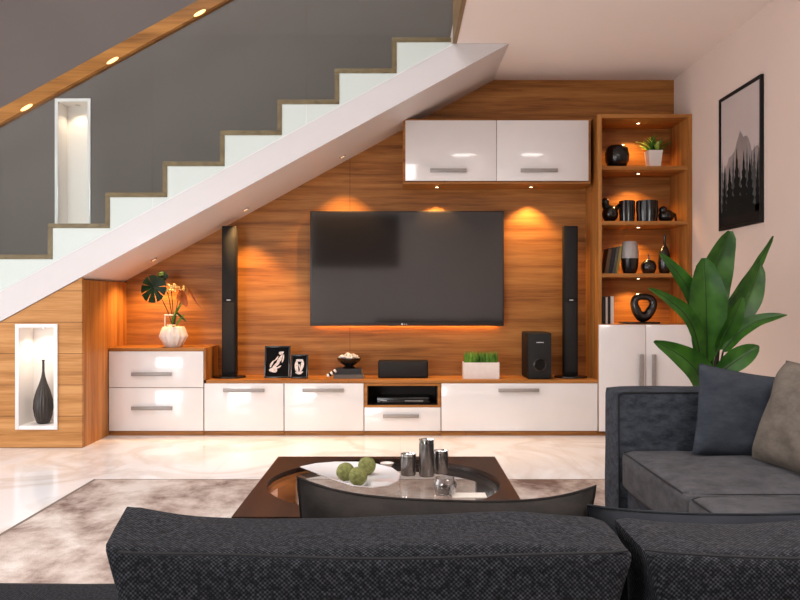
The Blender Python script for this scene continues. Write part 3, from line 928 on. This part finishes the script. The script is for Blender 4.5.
bm = B(); mpoly(bm, P(163, 276, 6.72), .055, -.5); bmesh.ops.solidify(bm, geom=bm.faces[:], thickness=.001)
obj('monstera_leaf', bm, M['leaf_dark'], t)
bm = B()
for e in (cm, P(163, 278, 6.72), P(171, 288, 6.68), P(181, 290, 6.64), P(186, 289, 6.7), P(178, 308, 6.62)):
    mid = (q+e)/2; mid.x = q.x*.7+e.x*.3; mid.z += .04
    tube(bm, [q*(1-u)**2+mid*2*u*(1-u)+e*u*u for u in [k/8 for k in range(9)]], .004, 6)
obj('stem', bm, M['stem'], t)
for (a, b_, w, mt) in (((180,290), (187,307), .07, 'leaf_orange'), ((184,292), (177,300), .05, 'leaf_orange'), ((188,288), (200,307), .018, 'leaf_orange'),
                       ((176,312), (187,322), .02, 'stem_green'), ((174,318), (182,303), .022, 'grass'), ((172,325), (178,308), .02, 'grass'), ((176,326), (185,314), .018, 'grass')):
    bm = B(); leaf(bm, P(*a, 6.62), P(*b_, 6.58), w, (0, -1, .2), n=8, m=2)
    bmesh.ops.solidify(bm, geom=bm.faces[:], thickness=.001)
    obj('dried_leaf' if mt == 'leaf_orange' else 'sprig', bm, M[mt], t)
bm = B()
for k in range(26):
    c = P(random.uniform(167, 184), random.uniform(284, 291), random.uniform(6.58, 6.68)); ball(bm, c, random.uniform(.006, .013), 1)
obj('blossom', bm, M['blossom'], t)
# white hoop-topped ring around the stems
bm = B()
for zz, rr in ((.985, .052), (.90, .03)):
    tube(bm, [(pc[0]+rr*math.cos(a*PI/12)-.02, pc[1]+rr*math.sin(a*PI/12), zz) for a in range(25)], .0065, 8)
tube(bm, [(pc[0]-.072, pc[1], .86), (pc[0]-.072, pc[1], .985)], .006, 8)
obj('support_ring', bm, M['ceramic_white'], t)

# ---------------------------------------------------------------- shelf objects
D = 6.72; ss = F/D
def SX(px): return (px-400)/ss
z1s, z2s, z3s, z4s = [z+.0005 for z in shelf_z]
single('tray', box(B(), SX(601), SX(634), 6.64, 6.84, z1s, z1s+.012, .003), M['black_gloss'], 'thin dark tray under the round black pot on the top shelf', 'tray')
bm = B(); lathe(bm, [(.06, 0), (.075, .01), (.095, .06), (.098, .11), (.085, .165), (.065, .185), (.060, .185), (.075, .15), (.02, .1)], (SX(617), D, z1s+.0125), 60, flute=.02, nf=20)
single('pot', bm, M['ceramic_black'], 'round ribbed black pot on a tray on the top shelf', 'pot')
t = thing('potted_plant', 'small white tapered pot with a lime green plant on the top shelf', 'plant', (SX(653.5), D, z1s))
bm = B(); cx = SX(653.5)
q_ = bmesh.new(); lathe(q_, [(.050, 0), (.053, .003), (.070, .15), (.070, .153), (.064, .153), (.062, .13), (.02, .11)], (0, 0, 0), 4)
merge(bm, q_, Matrix.Translation((cx, D, z1s)) @ Matrix.Rotation(PI/4, 4, 'Z') @ Matrix.Diagonal((1.2, 1.2, 1, 1)))
obj('pot', bm, M['ceramic_white'], t, smooth=False)
for k in range(34):
    a = random.uniform(0, 2*PI); el = random.uniform(.5, 1.4); l = random.uniform(.12, .20)
    b0 = Vector((cx+random.uniform(-.03, .03), D+random.uniform(-.03, .03), z1s+.12))
    tp = b0+Vector((math.cos(a)*math.cos(el), math.sin(a)*math.cos(el), math.sin(el)))*l
    bm = B(); leaf(bm, b0, tp, .035, (-math.cos(a)*.6, -math.sin(a)*.6-.4, .8), n=6, m=2)
    obj('leaf', bm, M['leaf_lime'] if (tp.x < cx and k % 3) else M['leaf'], t)

# shelf 2
t = thing('figurine', 'black glossy bird figurine at the left end of the second shelf', 'figurine', (SX(609), D, z2s))
bm = B()
gx = SX(610)
ball(bm, (gx, D, z2s+.075), .075, 3, (.9, .8, 1)); ball(bm, (gx-.045, D-.01, z2s+.175), .034, 3)
tube(bm, [(gx-.02, D, z2s+.11), (gx-.04, D-.005, z2s+.15), (gx-.045, D-.01, z2s+.175)], .032, 12)
tube(bm, [(gx+.03, D, z2s+.10), (gx+.06, D, z2s+.13), (gx+.075, D, z2s+.16)], .03, 10, .006)
obj('body', bm, M['ceramic_black'], t)
bm = B(); tube(bm, [(gx-.07, D-.03, z2s+.178), (gx-.10, D-.05, z2s+.170)], .012, 10, .001); obj('beak', bm, M['black_matte'], t)
bm = B(); lathe(bm, [(.05, 0), (.05, .012)], (gx, D, z2s), 24); obj('base', bm, M['black_gloss'], t)
def mug(px, w, lab):
    bm = B(); c = (SX(px), D, z2s)
    lathe(bm, [(w*.82, 0), (w*.9, .005), (w, .10), (w*.98, .185), (w*.90, .187), (w*.88, .16), (w*.2, .15)], c, 64, flute=.035, nf=16)
    single('pot', bm, M['ceramic_black'], lab, 'pot', 'fluted black pots on the second shelf')
mug(627, .064, 'narrower fluted black pot beside the bird figurine on the second shelf')
mug(647, .088, 'wider fluted black pot in the middle of the second shelf')
bm = B(); gx = SX(666)
ball(bm, (gx, D, z2s+.058), .07, 3, (.95, .8, .83)); ball(bm, (gx-.03, D-.02, z2s+.105), .036, 3)
tube(bm, [(gx+.03, D, z2s+.09), (gx+.075, D, z2s+.07), (gx+.085, D, z2s+.012)], .016, 10, .008)
single('figurine', bm, M['ceramic_black'], 'crouching black animal figurine at the right of the second shelf', 'figurine')

# books helper (upright, optional lean)
def book(label, x, w, h, z, mat, lean=0, grp=None, dep=.15, y=6.66):
    t = thing('book', label, 'book', (x, y, z), grp)
    R = Matrix.Translation((x, y, z)) @ Matrix.Rotation(lean, 4, 'Y')
    c = .003
    q_ = bmesh.new(); box(q_, 0, c, 0, dep, 0, h); box(q_, w-c, w, 0, dep, 0, h); box(q_, c, w-c, 0, c, 0, h)
    bm = B(); merge(bm, q_, R); obj('cover', bm, mat, t, smooth=False)
    q_ = bmesh.new(); box(q_, c, w-c, c, dep-.004, .003, h-.004)
    bm = B(); merge(bm, q_, R); obj('pages', bm, M['paper'], t, smooth=False)
G3 = 'books leaning on the third shelf'; G4 = 'upright books on the bottom shelf'
ln = .17
book('brown book, leftmost of the leaning books on the third shelf', SX(602.5), .030, .215, z3s+.001, M['book_brown'], ln, G3)
book('black book leaning second from the left on the third shelf', SX(606.5), .030, .222, z3s+.001, M['book_black'], ln, G3)
book('thin grey book leaning third from the left on the third shelf', SX(610.5), .018, .228, z3s+.001, M['book_grey'], ln, G3)
book('olive book leaning against the others, nearest the two-tone vase', SX(613.2), .022, .236, z3s+.001, M['book_olive'], ln, G3)
book('black book at the left end of the bottom shelf', SX(600.8), .024, .225, z4s, M['book_black'], 0, G4)
book('thin white book between two black books on the bottom shelf', SX(603.9), .016, .222, z4s, M['book_white'], 0, G4)
book('slim black book second from the right on the bottom shelf', SX(606.0), .022, .228, z4s, M['book_black'], 0, G4)
book('white book, rightmost of the upright books on the bottom shelf', SX(608.8), .026, .228, z4s, M['book_white'], 0, G4)

# two-tone vase
t = thing('vase', 'two-tone vase, black below and pale grey above, on the third shelf', 'vase', (SX(629), D, z3s))
c = (SX(629), D-.02, z3s)
bm = B(); lathe(bm, [(.045, 0), (.05, .003), (.066, .05), (.073, .13)], c, 40); obj('lower_body', bm, M['ceramic_black'], t)
bm = B(); lathe(bm, [(.073, .1305), (.074, .16), (.070, .21), (.060, .255), (.052, .272), (.046, .272), (.05, .25), (.02, .2)], c, 40); obj('upper_body', bm, M['vase_grey'], t)
t = thing('ornament', 'round black apple ornament between the two vases on the third shelf', 'ornament', (SX(648.5), D, z3s))
bm = B(); lathe(bm, [(.03, 0), (.05, .008), (.062, .04), (.064, .07), (.052, .10), (.03, .118), (.008, .108)], (SX(648.5), D, z3s), 40); obj('body', bm, M['ceramic_black'], t)
bm = B(); tube(bm, [(SX(648.5), D, z3s+.105), (SX(648.5)+.004, D, z3s+.14), (SX(648.5)-.004, D, z3s+.165)], .005, 8); obj('stalk', bm, M['ceramic_black'], t)
bm = B(); lathe(bm, [(.035, 0), (.04, .004), (.052, .05), (.054, .11), (.046, .17), (.028, .215), (.011, .245), (.008, .30), (.012, .325), (.009, .327)], (SX(664.5), D, z3s), 40)
single('vase', bm, M['ceramic_black'], 'black bottle vase with narrow neck on the third shelf, behind a leaf', 'vase')

# ring sculpture on slab
t = thing('sculpture', 'black pierced ring sculpture on a dark slab on the bottom shelf', 'sculpture', (SX(642), D, z4s))
obj('slab', box(B(), SX(621), SX(658), 6.66, 6.80, z4s, z4s+.014, .003), M['black_gloss'], t)
c = Vector((SX(643.5), D, z4s+.014+.118)); pts = []
N = 40; bm = B(); rings = []
for k in range(N):
    th = 2*PI*k/N
    r = .076*(1+.10*math.cos(th*3-1.3)); thick = .036*(1+.22*math.cos(th+PI/2))
    cc = c+Vector((r*math.cos(th), 0, r*1.12*math.sin(th)))
    rad = Vector((math.cos(th), 0, math.sin(th)))
    rings.append([bm.verts.new(cc+rad*thick*math.cos(2*PI*j/14)+Vector((0, thick*1.1*math.sin(2*PI*j/14), 0))) for j in range(14)])
for k in range(N):
    for j in range(14):
        bm.faces.new((rings[k][j], rings[k][(j+1) % 14], rings[(k+1) % N][(j+1) % 14], rings[(k+1) % N][j]))
lo = min(v.co.z for v in bm.verts)
bmesh.ops.translate(bm, verts=bm.verts, vec=(0, 0, z4s+.012-lo))
obj('ring', bm, M['ceramic_black'], t)

# ---------------------------------------------------------------- picture on right wall
t = thing('framed_picture', 'black framed misty forest print on the right wall', 'picture', (XR, 5.62, 1.625))
py0, py1, pz0, pz1 = 5.25, 5.945, 1.62, 2.595
xf = XR-.001
f = .022
bm = B()
box(bm, xf-.022, xf, py0, py0+f, pz0, pz1, .002); box(bm, xf-.022, xf, py1-f, py1, pz0, pz1, .002)
box(bm, xf-.022, xf, py0+f, py1-f, pz0, pz0+f, .002); box(bm, xf-.022, xf, py0+f, py1-f, pz1-f, pz1, .002)
obj('frame', bm, M['black_matte'], t)
pr = obj('print', box(B(), xf-.010, xf-.002, py0+f, py1-f, pz0+f, pz1-f), M['print_sky'], t, smooth=False)
def flat(pts, off, mat, nm):
    bm = B(); prism(bm, pts, 'x', xf-.010-off-.0006, xf-.010-off)
    obj(nm, bm, mat, pr, smooth=False)
a0, a1, b0, b1 = py0+f, py1-f, pz0+f, pz1-f
W = a1-a0; H = b1-b0
mt = [(a0, b0+.1)]
for k in range(25):
    u = k/24
    mt.append((a0+W*u, b0+H*(.42+.30*math.exp(-((u-.45)/.34)**2)*.8+.09*noise.noise(Vector((u*7, 0, 0)))+.03*noise.noise(Vector((u*23, 4, 0))))))
mt.append((a1, b0+.1)); flat(mt, .0002, M['print_mist'], 'mountain')
def trees(n, hmin, hmax, seed, base):
    rnd = random.Random(seed); pts = [(a0, b0+.05)]
    for k in range(n):
        u = a0+W*(k+.5)/n; h = H*rnd.uniform(hmin, hmax); w = W/n*.62
        pts.append((max(a0, u-w), b0+base))
        m_ = 6
        for j in range(m_):
            v = j/m_
            pts.append((max(a0, u-w*(1-v)*1.0), b0+base+h*v)); pts.append((max(a0, u-w*(1-v)*.55), b0+base+h*(v+.03)))
        pts.append((u, b0+base+h))
        for j in range(m_-1, -1, -1):
            v = j/m_
            pts.append((min(a1, u+w*(1-v)*.55), b0+base+h*(v+.03))); pts.append((min(a1, u+w*(1-v)*1.0), b0+base+h*v))
    pts.append((a1, b0+.05))
    out = [pts[0]]
    for p in pts[1:]:
        if p[0] < out[-1][0]-.03: p = (out[-1][0]-.03, p[1])
        out.append(p)
    return out
def tree_shapes(n, hmin, hmax, seed, base, off, mat, nm):
    rnd = random.Random(seed); bm = B()
    for k in range(n):
        u = a0+W*(k+.5)/n+rnd.uniform(-.01, .01); h = H*rnd.uniform(hmin, hmax); w = W/n*rnd.uniform(.95, 1.25)
        w = max(.02, min(w, u-a0, a1-u))
        pts = []
        for j in range(7):
            v = j/7; pts.append((u-w*(1-v), b0+base+h*v)); pts.append((u-w*(1-v)*.5, b0+base+h*(v+.05)))
        pts.append((u, b0+base+h*1.05))
        for j in range(6, -1, -1):
            v = j/7; pts.append((u+w*(1-v)*.5, b0+base+h*(v+.05))); pts.append((u+w*(1-v), b0+base+h*v))
        prism(bm, pts, 'x', xf-.010-off-.0006-k*.00002, xf-.010-off)
    box(bm, xf-.010-off-.0006, xf-.010-off, a0, a1, b0, b0+base+.06)
    obj(nm, bm, mat, pr, smooth=False)
tree_shapes(11, .30, .44, 5, .12, .001, M['print_tree_far'], 'far_trees')
tree_shapes(6, .28, .50, 3, .05, .002, M['print_tree'], 'near_trees')
flat([(a0, b0), (a1, b0), (a1, b0+.07), (a0, b0+.06)], .0035, M['print_ground'], 'ground')

# dark panel added on the unseen rear wall for the television's dark reflection
t = thing('reflection_canvas', 'dark canvas added on the unseen rear wall to be mirrored in the television screen', 'picture', (-.9, YB, 1.78))
obj('frame', box(B(), -1.79, -.02, YB+.001, YB+.03, 1.78, 2.86, .004), M['black_matte'], t)
obj('canvas', box(B(), -1.75, -.06, YB+.0305, YB+.033, 1.82, 2.82), M['canvas_dark'], t, smooth=False)

# ---------------------------------------------------------------- rug
t = thing('rug', 'large mottled beige and brown rug under the coffee table', 'rug', (0, 3.2, 0))
obj('pile', box(B(), -1.86, 1.55, 1.6, 4.89, .0005, .013, .003), M['rug'], t)
bm = B(); e = .02
box(bm, -1.88, 1.57, 4.89, 4.91, .0005, .011); box(bm, -1.88, -1.86, 1.6, 4.89, .0005, .011)
box(bm, 1.55, 1.57, 1.6, 4.89, .0005, .011); box(bm, -1.88, 1.57, 1.58, 1.6, .0005, .011)
obj('binding', bm, M['rug_edge'], t, smooth=False)

# ---------------------------------------------------------------- coffee table
tx0, tx1, ty0, ty1 = -.552, .43, 2.62, 3.63
cx, cy = -.063, 3.125; R_ = .452
t = thing('coffee_table', 'square dark walnut coffee table with a round glass inset', 'table', (cx, cy, .013))
bm = B()
N = 96; top, bot = .40, .345
def sqpt(th):
    c, s_ = math.cos(th), math.sin(th)
    hx, hy = (tx1-tx0)/2, (ty1-ty0)/2
    k = min(hx/abs(c) if abs(c) > 1e-6 else 9, hy/abs(s_) if abs(s_) > 1e-6 else 9)
    return ((tx0+tx1)/2+c*k, (ty0+ty1)/2+s_*k)
rings = {}
angs = sorted([2*PI*k/N for k in range(N)]+[math.atan2(sy*(ty1-ty0), sx*(tx1-tx0)) % (2*PI) for sx in (-1, 1) for sy in (-1, 1)])
n = len(angs)
for key, z in (('t', top), ('b', bot)):
    rings['o'+key] = [bm.verts.new((*sqpt(a), z)) for a in angs]
    rings['i'+key] = [bm.verts.new((cx+R_*math.cos(a), cy+R_*math.sin(a), z)) for a in angs]
for k in range(n):
    j = (k+1) % n
    for A_, B_ in (('ot', 'it'), ('ib', 'ob'), ('it', 'ib'), ('ob', 'ot')):
        bm.faces.new((rings[A_][k], rings[A_][j], rings[B_][j], rings[B_][k]))
obj('top', bm, M['wood_table'], t, smooth=False)
bm = B(); lathe(bm, [(R_-.001, 0), (R_-.001, .008)], (cx, cy, .382), 96)
obj('glass_inset', bm, M['table_glass'], t, smooth=False)
bm = B()   # thin steel ring that carries the glass
N2 = 72
lathe(bm, [(R_-.001, 0), (R_-.001, .006)], (cx, cy, .375), N2)
bm.free()
bm = B()
v = [[bm.verts.new((cx+r*math.cos(2*PI*k/N2), cy+r*math.sin(2*PI*k/N2), z)) for k in range(N2)] for r, z in ((R_-.0005, .37), (R_-.0005, .381), (R_-.014, .381), (R_-.014, .37))]
for i in range(4):
    for k in range(N2):
        j = (k+1) % N2; bm.faces.new((v[i][k], v[i][j], v[(i+1) % 4][j], v[(i+1) % 4][k]))
obj('support_ring', bm, M['black_matte'], t)
for sx in (0, 1):
    for sy in (0, 1):
        x = tx0+.01 if sx == 0 else tx1-.09; y = ty0+.01 if sy == 0 else ty1-.09
        obj('leg', box(B(), x, x+.08, y, y+.08, .0135, bot-.0005, .004), M['wood_table'], t)

TZ = .3905
def T(px, py):      # point on the table glass
    d = F*(CH-TZ)/(py-300); return ((px-400)*d/F, d)
# white tray, pointed to the left
bm = B()
outline = [(300,471), (316,467.5), (335,466), (356,466), (376,468), (392,472), (400,478), (399,485), (388,490), (372,492), (352,490), (334,484), (316,477)]
pts = [T(*p) for p in outline]
mxp = Vector((sum(p[0] for p in pts)/len(pts), sum(p[1] for p in pts)/len(pts)))
inner = [(mxp.x+(p[0]-mxp.x)*.9, mxp.y+(p[1]-mxp.y)*.9) for p in pts]
base = [(mxp.x+(p[0]-mxp.x)*.8, mxp.y+(p[1]-mxp.y)*.8) for p in pts]
rr = [[bm.verts.new((p[0], p[1], z)) for p in ring] for ring, z in ((base, TZ), (pts, TZ+.016), (pts, TZ+.019), (inner, TZ+.008))]
n = len(pts)
for i in range(3):
    for k in range(n): bm.faces.new((rr[i][k], rr[i][(k+1) % n], rr[i+1][(k+1) % n], rr[i+1][k]))
bm.faces.new(rr[0]); bm.faces.new(rr[3])
single('tray', bm, M['white_gloss'], 'white pointed oval tray holding three moss balls on the coffee table', 'tray')
for (px, py, lab) in ((345.5, 472, 'mossy green ball at the left of the white tray'), (358, 473.5, 'mossy green ball at the front of the white tray'),
                      (367, 466.5, 'mossy green ball at the back right of the white tray')):
    d = {345.5: 3.14, 358: 3.06, 367: 3.26}[px]
    bm = B(); ball(bm, ((px-400)*d/F, d, TZ+.009+.036), .036, 4, jit=.05, seed=px)
    single('moss_ball', bm, M['moss'], lab, 'decorative ball', 'moss balls on the tray')
# cups
def cup(px, py, r, h, lab, mat='dark_metal'):
    x, y = T(px, py); y += r*.6
    bm = B(); lathe(bm, [(r*.94, 0), (r, .003), (r, h*.9)], (x, y, TZ+.0002), 36)
    t = thing('metal_cup', lab, 'cup', (x, y, TZ), 'metal cups on the coffee table')
    obj('body', bm, M[mat], t)
    bm = B()
    q_ = [(r*1.01, h*.9), (r*1.03, h), (r*.97, h), (r*.93, h*.92), (r*.9, h*.91)]
    lathe(bm, q_, (x, y, TZ), 36); obj('rim', bm, M['chrome'], t)
cup(408.5, 476, .031, .088, 'short dark metal cup left of the tall one on the coffee table')
cup(426.7, 477, .031, .150, 'tall dark metal cup, highest of three on the coffee table')
cup(441, 474, .031, .094, 'short dark metal cup right of and behind the tall one')
# glass votive
x, y = T(445, 495)
t = thing('glass_votive', 'clear round glass votive bowl in front of the metal cups', 'candle holder', (x, y, TZ))
bm = B(); lathe(bm, [(.025, 0), (.035, .004), (.044, .03), (.042, .052), (.035, .064), (.032, .064), (.038, .05), (.040, .03), (.03, .009), (.01, .008)], (x, y, TZ+.0002), 40)
obj('bowl', bm, glass('votive_glass', (.85, .84, .84), 3.5), t)
bm = B(); lathe(bm, [(.02, .010), (.02, .028), (.018, .029)], (x, y, TZ), 24); obj('candle', bm, M['dark_metal'], t)
xa, ya = T(470, 497)
bm = B(); box(bm, xa-.065, xa+.06, ya-.02, ya+.05, TZ+.0002, TZ+.004)
single('paper_card', bm, M['paper'], 'white card lying on the glass right of the votive', 'card')
xa, ya = T(387, 468)
bm = B(); lathe(bm, [(.012, 0), (.016, .004), (.03, .022), (.027, .022), (.01, .006)], (xa, ya, TZ+.0002), 20)
single('small_dish', bm, M['ceramic_white'], 'tiny white dish behind the tray, left of the metal cups', 'dish')

# ---------------------------------------------------------------- cushions
def cushion(cx, cy, cz, sx, sy, sz, r=.03, bulge=(0, 0, 0), n=14, wob=.006, seed=0, fn=None):
    """rounded block with puffed faces; bulge per axis in metres"""
    bm = B()
    t = bmesh.new(); bmesh.ops.create_cube(t, size=2)
    bmesh.ops.subdivide_edges(t, edges=t.edges[:], cuts=n, use_grid_fill=True)
    h = Vector((sx/2, sy/2, sz/2))
    for v in t.verts:
        p = v.co.copy()
        # concentrate grid lines near edges
        for i in range(3): p[i] = math.copysign(abs(p[i])**.72, p[i])
        q = Vector((p.x*h.x, p.y*h.y, p.z*h.z))
        inn = Vector([max(-(h[i]-r), min(h[i]-r, q[i])) for i in range(3)])
        d = q-inn
        if d.length > 1e-9: d = d.normalized()*r
        q2 = inn+d
        for i in range(3):
            a, b_ = (i+1) % 3, (i+2) % 3
            f_ = (1-p[a]**2)*(1-p[b_]**2)
            if abs(p[i]) > .6: q2[i] += math.copysign(bulge[i]*f_, p[i])
        w_ = noise.noise(q2*5+Vector((seed, seed*2, 0)))*wob+noise.noise(q2*14+Vector((seed, 0, 3)))*wob*.35
        q2 += d.normalized()*w_ if d.length > 1e-9 else Vector((0, 0, 0))
        if fn: q2 = fn(q2, p)
        v.co = q2+Vector((cx, cy, cz))
    merge(bm, t)
    return bm

def throw_pillow(name, label, c, size, T_, rot, mat, sag=0.0, seed=0, grp=None, n=26, corner=.07):
    """pillow in its own XZ plane, thickness on Y; rot is a 3x3/4x4 matrix"""
    w, h = size
    grid = {}
    bm = B()
    for side in (-1, 1):
        for i in range(n+1):
            for j in range(n+1):
                u = -1+2*i/n; v = -1+2*j/n
                edge = max(abs(u), abs(v))
                hh = T_/2*(max(0, (1-u**4))*max(0, (1-v**4)))**.55
                x = u*w/2*(1-corner*(1-v*v)); z = v*h/2*(1-corner*(1-u*u))
                if sag: z -= sag*(1-u**4)*(v+1)/2
                wr = noise.noise(Vector((u*2.2+seed, v*2.2, side)))*.012*min(1, hh/(T_*.2)+.0)
                key = (i, j, 0 if edge > .9999 else side)
                if key not in grid: grid[key] = bm.verts.new((x, side*(hh+wr*(1 if hh > 0 else 0)), z))
    for side in (-1, 1):
        for i in range(n):
            for j in range(n):
                vs = []
                for (a, b_) in ((i, j), (i+1, j), (i+1, j+1), (i, j+1)):
                    k = (a, b_, 0) if (a, b_, 0) in grid else (a, b_, side)
                    vs.append(grid[k])
                if side == 1: vs.reverse()
                bm.faces.new(vs)
    border = [(i, 0) for i in range(n)]+[(n, j) for j in range(n)]+[(i, n) for i in range(n, 0, -1)]+[(0, j) for j in range(n, 0, -1)]
    pp = [grid[(a, b_, 0)].co.copy() for a, b_ in border]; pp.append(pp[0])
    t = thing(name, label, 'throw pillow', c, grp)
    Mx = Matrix.Translation(c) @ rot.to_4x4()
    bmesh.ops.transform(bm, matrix=Mx, verts=bm.verts)
    o = obj('cover', bm, mat, t)
    bm = B(); tube(bm, [Mx @ p for p in pp], .0022, 6); obj('piping', bm, mat, t)
    return t

sofa = thing('sectional_sofa', 'large dark grey L-shaped sectional sofa in the foreground and right', 'sofa', (.6, 2.0, .013))
z0 = .0135
# base frames
bm = B(); box(bm, -1.75, 2.2, 1.02, 1.95, .09, .26, .015); obj('base', bm, M['sofa_near'], sofa)
bm = B(); box(bm, 1.02, 2.2, 1.951, 3.60, .09, .26, .015); obj('base', bm, M['sofa_far'], sofa)
bm = B(); box(bm, -1.75, 2.2, .84, 1.019, .09, .66, .03, 3); obj('backrest_frame', bm, M['sofa_near'], sofa)
bm = B(); box(bm, 2.02, 2.2, 1.03, 3.60, .261, .70, .03, 3); obj('backrest_frame', bm, M['sofa_far'], sofa)
obj('armrest', cushion(1.60, 3.722, .388, 1.24, .235, .62, .018, (0, .004, .006), 12, .003, 4), M['sofa_far'], sofa)
bm = B(); tube(bm, [(.988, 3.607, .15), (.985, 3.607, .68), (1.005, 3.607, .693), (2.15, 3.607, .695)], .004, 6); obj('piping', bm, M['piping'], sofa)
for (x, y) in ((-1.68, .9), (-1.68, 1.88), (.3, .9), (2.1, .9), (2.1, 3.75), (1.02, 3.75), (1.08, 2.9)):
    obj('leg', box(B(), x-.025, x+.025, y-.025, y+.025, z0, .092, .004), M['black_matte'], sofa)
# seats
obj('seat_cushion', cushion(-1.07, 1.49, .34, 1.34, .95, .165, .03, (0, 0, .006), 14, .006, 9), M['sofa_near'], sofa)
obj('seat_cushion', cushion(.29, 1.49, .34, 1.34, .95, .165, .03, (0, 0, .006), 14, .006, 19), M['sofa_near'], sofa)
obj('seat_cushion', cushion(1.49, 1.45, .34, 1.04, .86, .165, .03, (0, 0, .012), 14, .006, 29), M['sofa_near'], sofa)
c1 = obj('seat_cushion', cushion(1.50, 3.185, .352, 1.02, .82, .17, .028, (.004, .004, .022), 16, .007, 1), M['sofa_seat'], sofa)
c2 = obj('seat_cushion', cushion(1.50, 2.335, .352, 1.02, .86, .17, .028, (.004, .004, .022), 16, .007, 6), M['sofa_seat'], sofa)
bm = B()
for (ya, yb) in ((2.785, 3.59), (1.915, 2.755)):
    xe = .995; ze = .430
    tube(bm, [(xe+.9, ya+.006, ze), (xe+.03, ya+.006, ze), (xe, ya+.03, ze), (xe, yb-.03, ze), (xe+.03, yb-.006, ze), (xe+.9, yb-.006, ze)], .004, 6)
obj('piping', bm, M['piping'], sofa)
obj('back_cushion', cushion(1.88, 3.20, .60, .24, .78, .42, .05, (.03, .01, .012), 14, .01, 3), M['sofa_far'], sofa)
obj('back_cushion', cushion(1.88, 2.35, .60, .24, .86, .42, .05, (.03, .01, .012), 14, .01, 5), M['sofa_far'], sofa)
# near back cushions
def nearfn(k):
    def fn(q, p):
        q = q.copy()
        if p.z > 0:                                   # crowned corners, sagging middle
            if p.x < 0 and k == 0: q.x -= .024*(p.x**4)*(p.y+1)/2*p.z
            q.z += .018*p.z*(abs(p.x)**4)*(1 if (p.x < 0) == (k == 0) else .2)*(.25+.375*(p.y+1))
            q.z += .006*p.z*math.sin(p.x*4+k)
        q.x -= .020*p.x*min(1, (1-p.z)/.34)
        return q
    return fn
obj('back_cushion', cushion(-.041, 1.095, .598, .682, .168, .39, .016, (.006, .012, .004), 22, .006, 2, nearfn(0)), M['sofa_near'], sofa)
obj('back_cushion', cushion(.646, 1.095, .596, .672, .168, .39, .016, (.006, .012, .004), 22, .006, 12, nearfn(1)), M['sofa_near'], sofa)
obj('back_cushion', cushion(1.33, 1.095, .594, .672, .168, .39, .016, (.006, .012, .004), 18, .006, 22, nearfn(1)), M['sofa_near'], sofa)
bm = B()
for (xa, xb, k) in ((-.365, .290, 0), (.312, .968, 1)):
    pts = []
    for i in range(31):
        u = i/30
        e = (2*u-1)
        dip = .012*(abs(e)**8)
        pts.append((xa+(xb-xa)*u, 1.0085-.010*(1-e*e)**.5+dip, .7895+.0025*math.sin(u*9+k*2)))
    tube(bm, pts, .0022, 6)
obj('seam', bm, M['piping'], sofa)

# throw pillows
RX = lambda a: Matrix.Rotation(a, 4, 'X')
RY = lambda a: Matrix.Rotation(a, 4, 'Y')
RZ = lambda a: Matrix.Rotation(a, 4, 'Z')
throw_pillow('throw_pillow', 'dark slate throw pillow in the far corner of the sofa', (1.475, 3.43, .612), (.42, .39), .15, RZ(.05) @ RX(-.22) @ RY(.17), M['pillow_slate'], seed=3, corner=.05)
throw_pillow('throw_pillow', 'taupe striped throw pillow leaning at the right edge of the sofa', (1.57, 3.09, .650), (.50, .44), .15, RZ(-PI/2+.12) @ RX(-.36), M['pillow_taupe'], seed=8, corner=.05)
throw_pillow('throw_pillow', 'brown-black throw pillow propped behind the near sofa cushion', (.070, 1.345, .618), (.488, .40), .13, RZ(0) @ RY(.030) @ RX(.20), M['pillow_black'], sag=.024, seed=5, corner=.05)
throw_pillow('throw_pillow', 'dark slate pillow propped behind the right-hand near cushion', (.610, 1.335, .583), (.61, .41), .13, RY(-.012) @ RX(.22), M['pillow_dark'], sag=.01, seed=15, corner=.05)

# ---------------------------------------------------------------- window daylight and added fill lights
def area(name, loc, rot, sx, sy, e, col):
    l = bpy.data.lights.new(name, 'AREA'); l.shape = 'RECTANGLE'; l.size = sx; l.size_y = sy
    l.energy = e; l.color = col
    o = bpy.data.objects.new(name, l); COL.objects.link(o); o.location = loc; o.rotation_euler = rot
    return o
area('window_daylight', (-3.6, YB-.15, (wz0+wz1)/2), (PI/2, 0, 0), 2.5, 2.2, 175, (.98, .98, 1))
area('window_daylight', (XL-.15, 3.15, 1.75), (PI/2, 0, -PI/2), 3.2, 3.2, 105, (.98, .98, 1))
area('overhead_fill', (-1.9, 2.4, ZT-.02), (0, 0, 0), 3.6, 4.0, 185, (.98, .98, 1))  # unseen fill added under the closed upper ceiling for soft top light
area('ceiling_fill', (1.5, 1.0, ZC-.03), (0, 0, 0), 1.2, 1.8, 75, (1, .96, .92))  # unseen fill added to brighten the right side from the front
w = bpy.data.worlds.new('World'); SC.world = w; w.use_nodes = True
bg = w.node_tree.nodes['Background']; bg.inputs[0].default_value = (1, .97, .95, 1); bg.inputs[1].default_value = .5

# ---------------------------------------------------------------- camera and view
cam = bpy.data.cameras.new('camera'); cam.sensor_width = 36; cam.lens = 36; cam.sensor_fit = 'HORIZONTAL'
cam.clip_start = .05; cam.clip_end = 60
co = bpy.data.objects.new('camera', cam); COL.objects.link(co)
co.location = (0, 0, CH); co.rotation_euler = (PI/2, 0, 0)
SC.camera = co
vs = SC.view_settings
vs.view_transform = 'Standard'; vs.look = 'None'; vs.gamma = 1; vs.exposure = .1; vs.use_curve_mapping = False
SC.cycles.use_denoising = True
SC.cycles.max_bounces = 10; SC.cycles.diffuse_bounces = 5; SC.cycles.glossy_bounces = 5; SC.cycles.transparent_max_bounces = 12
SC.cycles.caustics_reflective = False; SC.cycles.caustics_refractive = False
SC.cycles.sample_clamp_indirect = 6
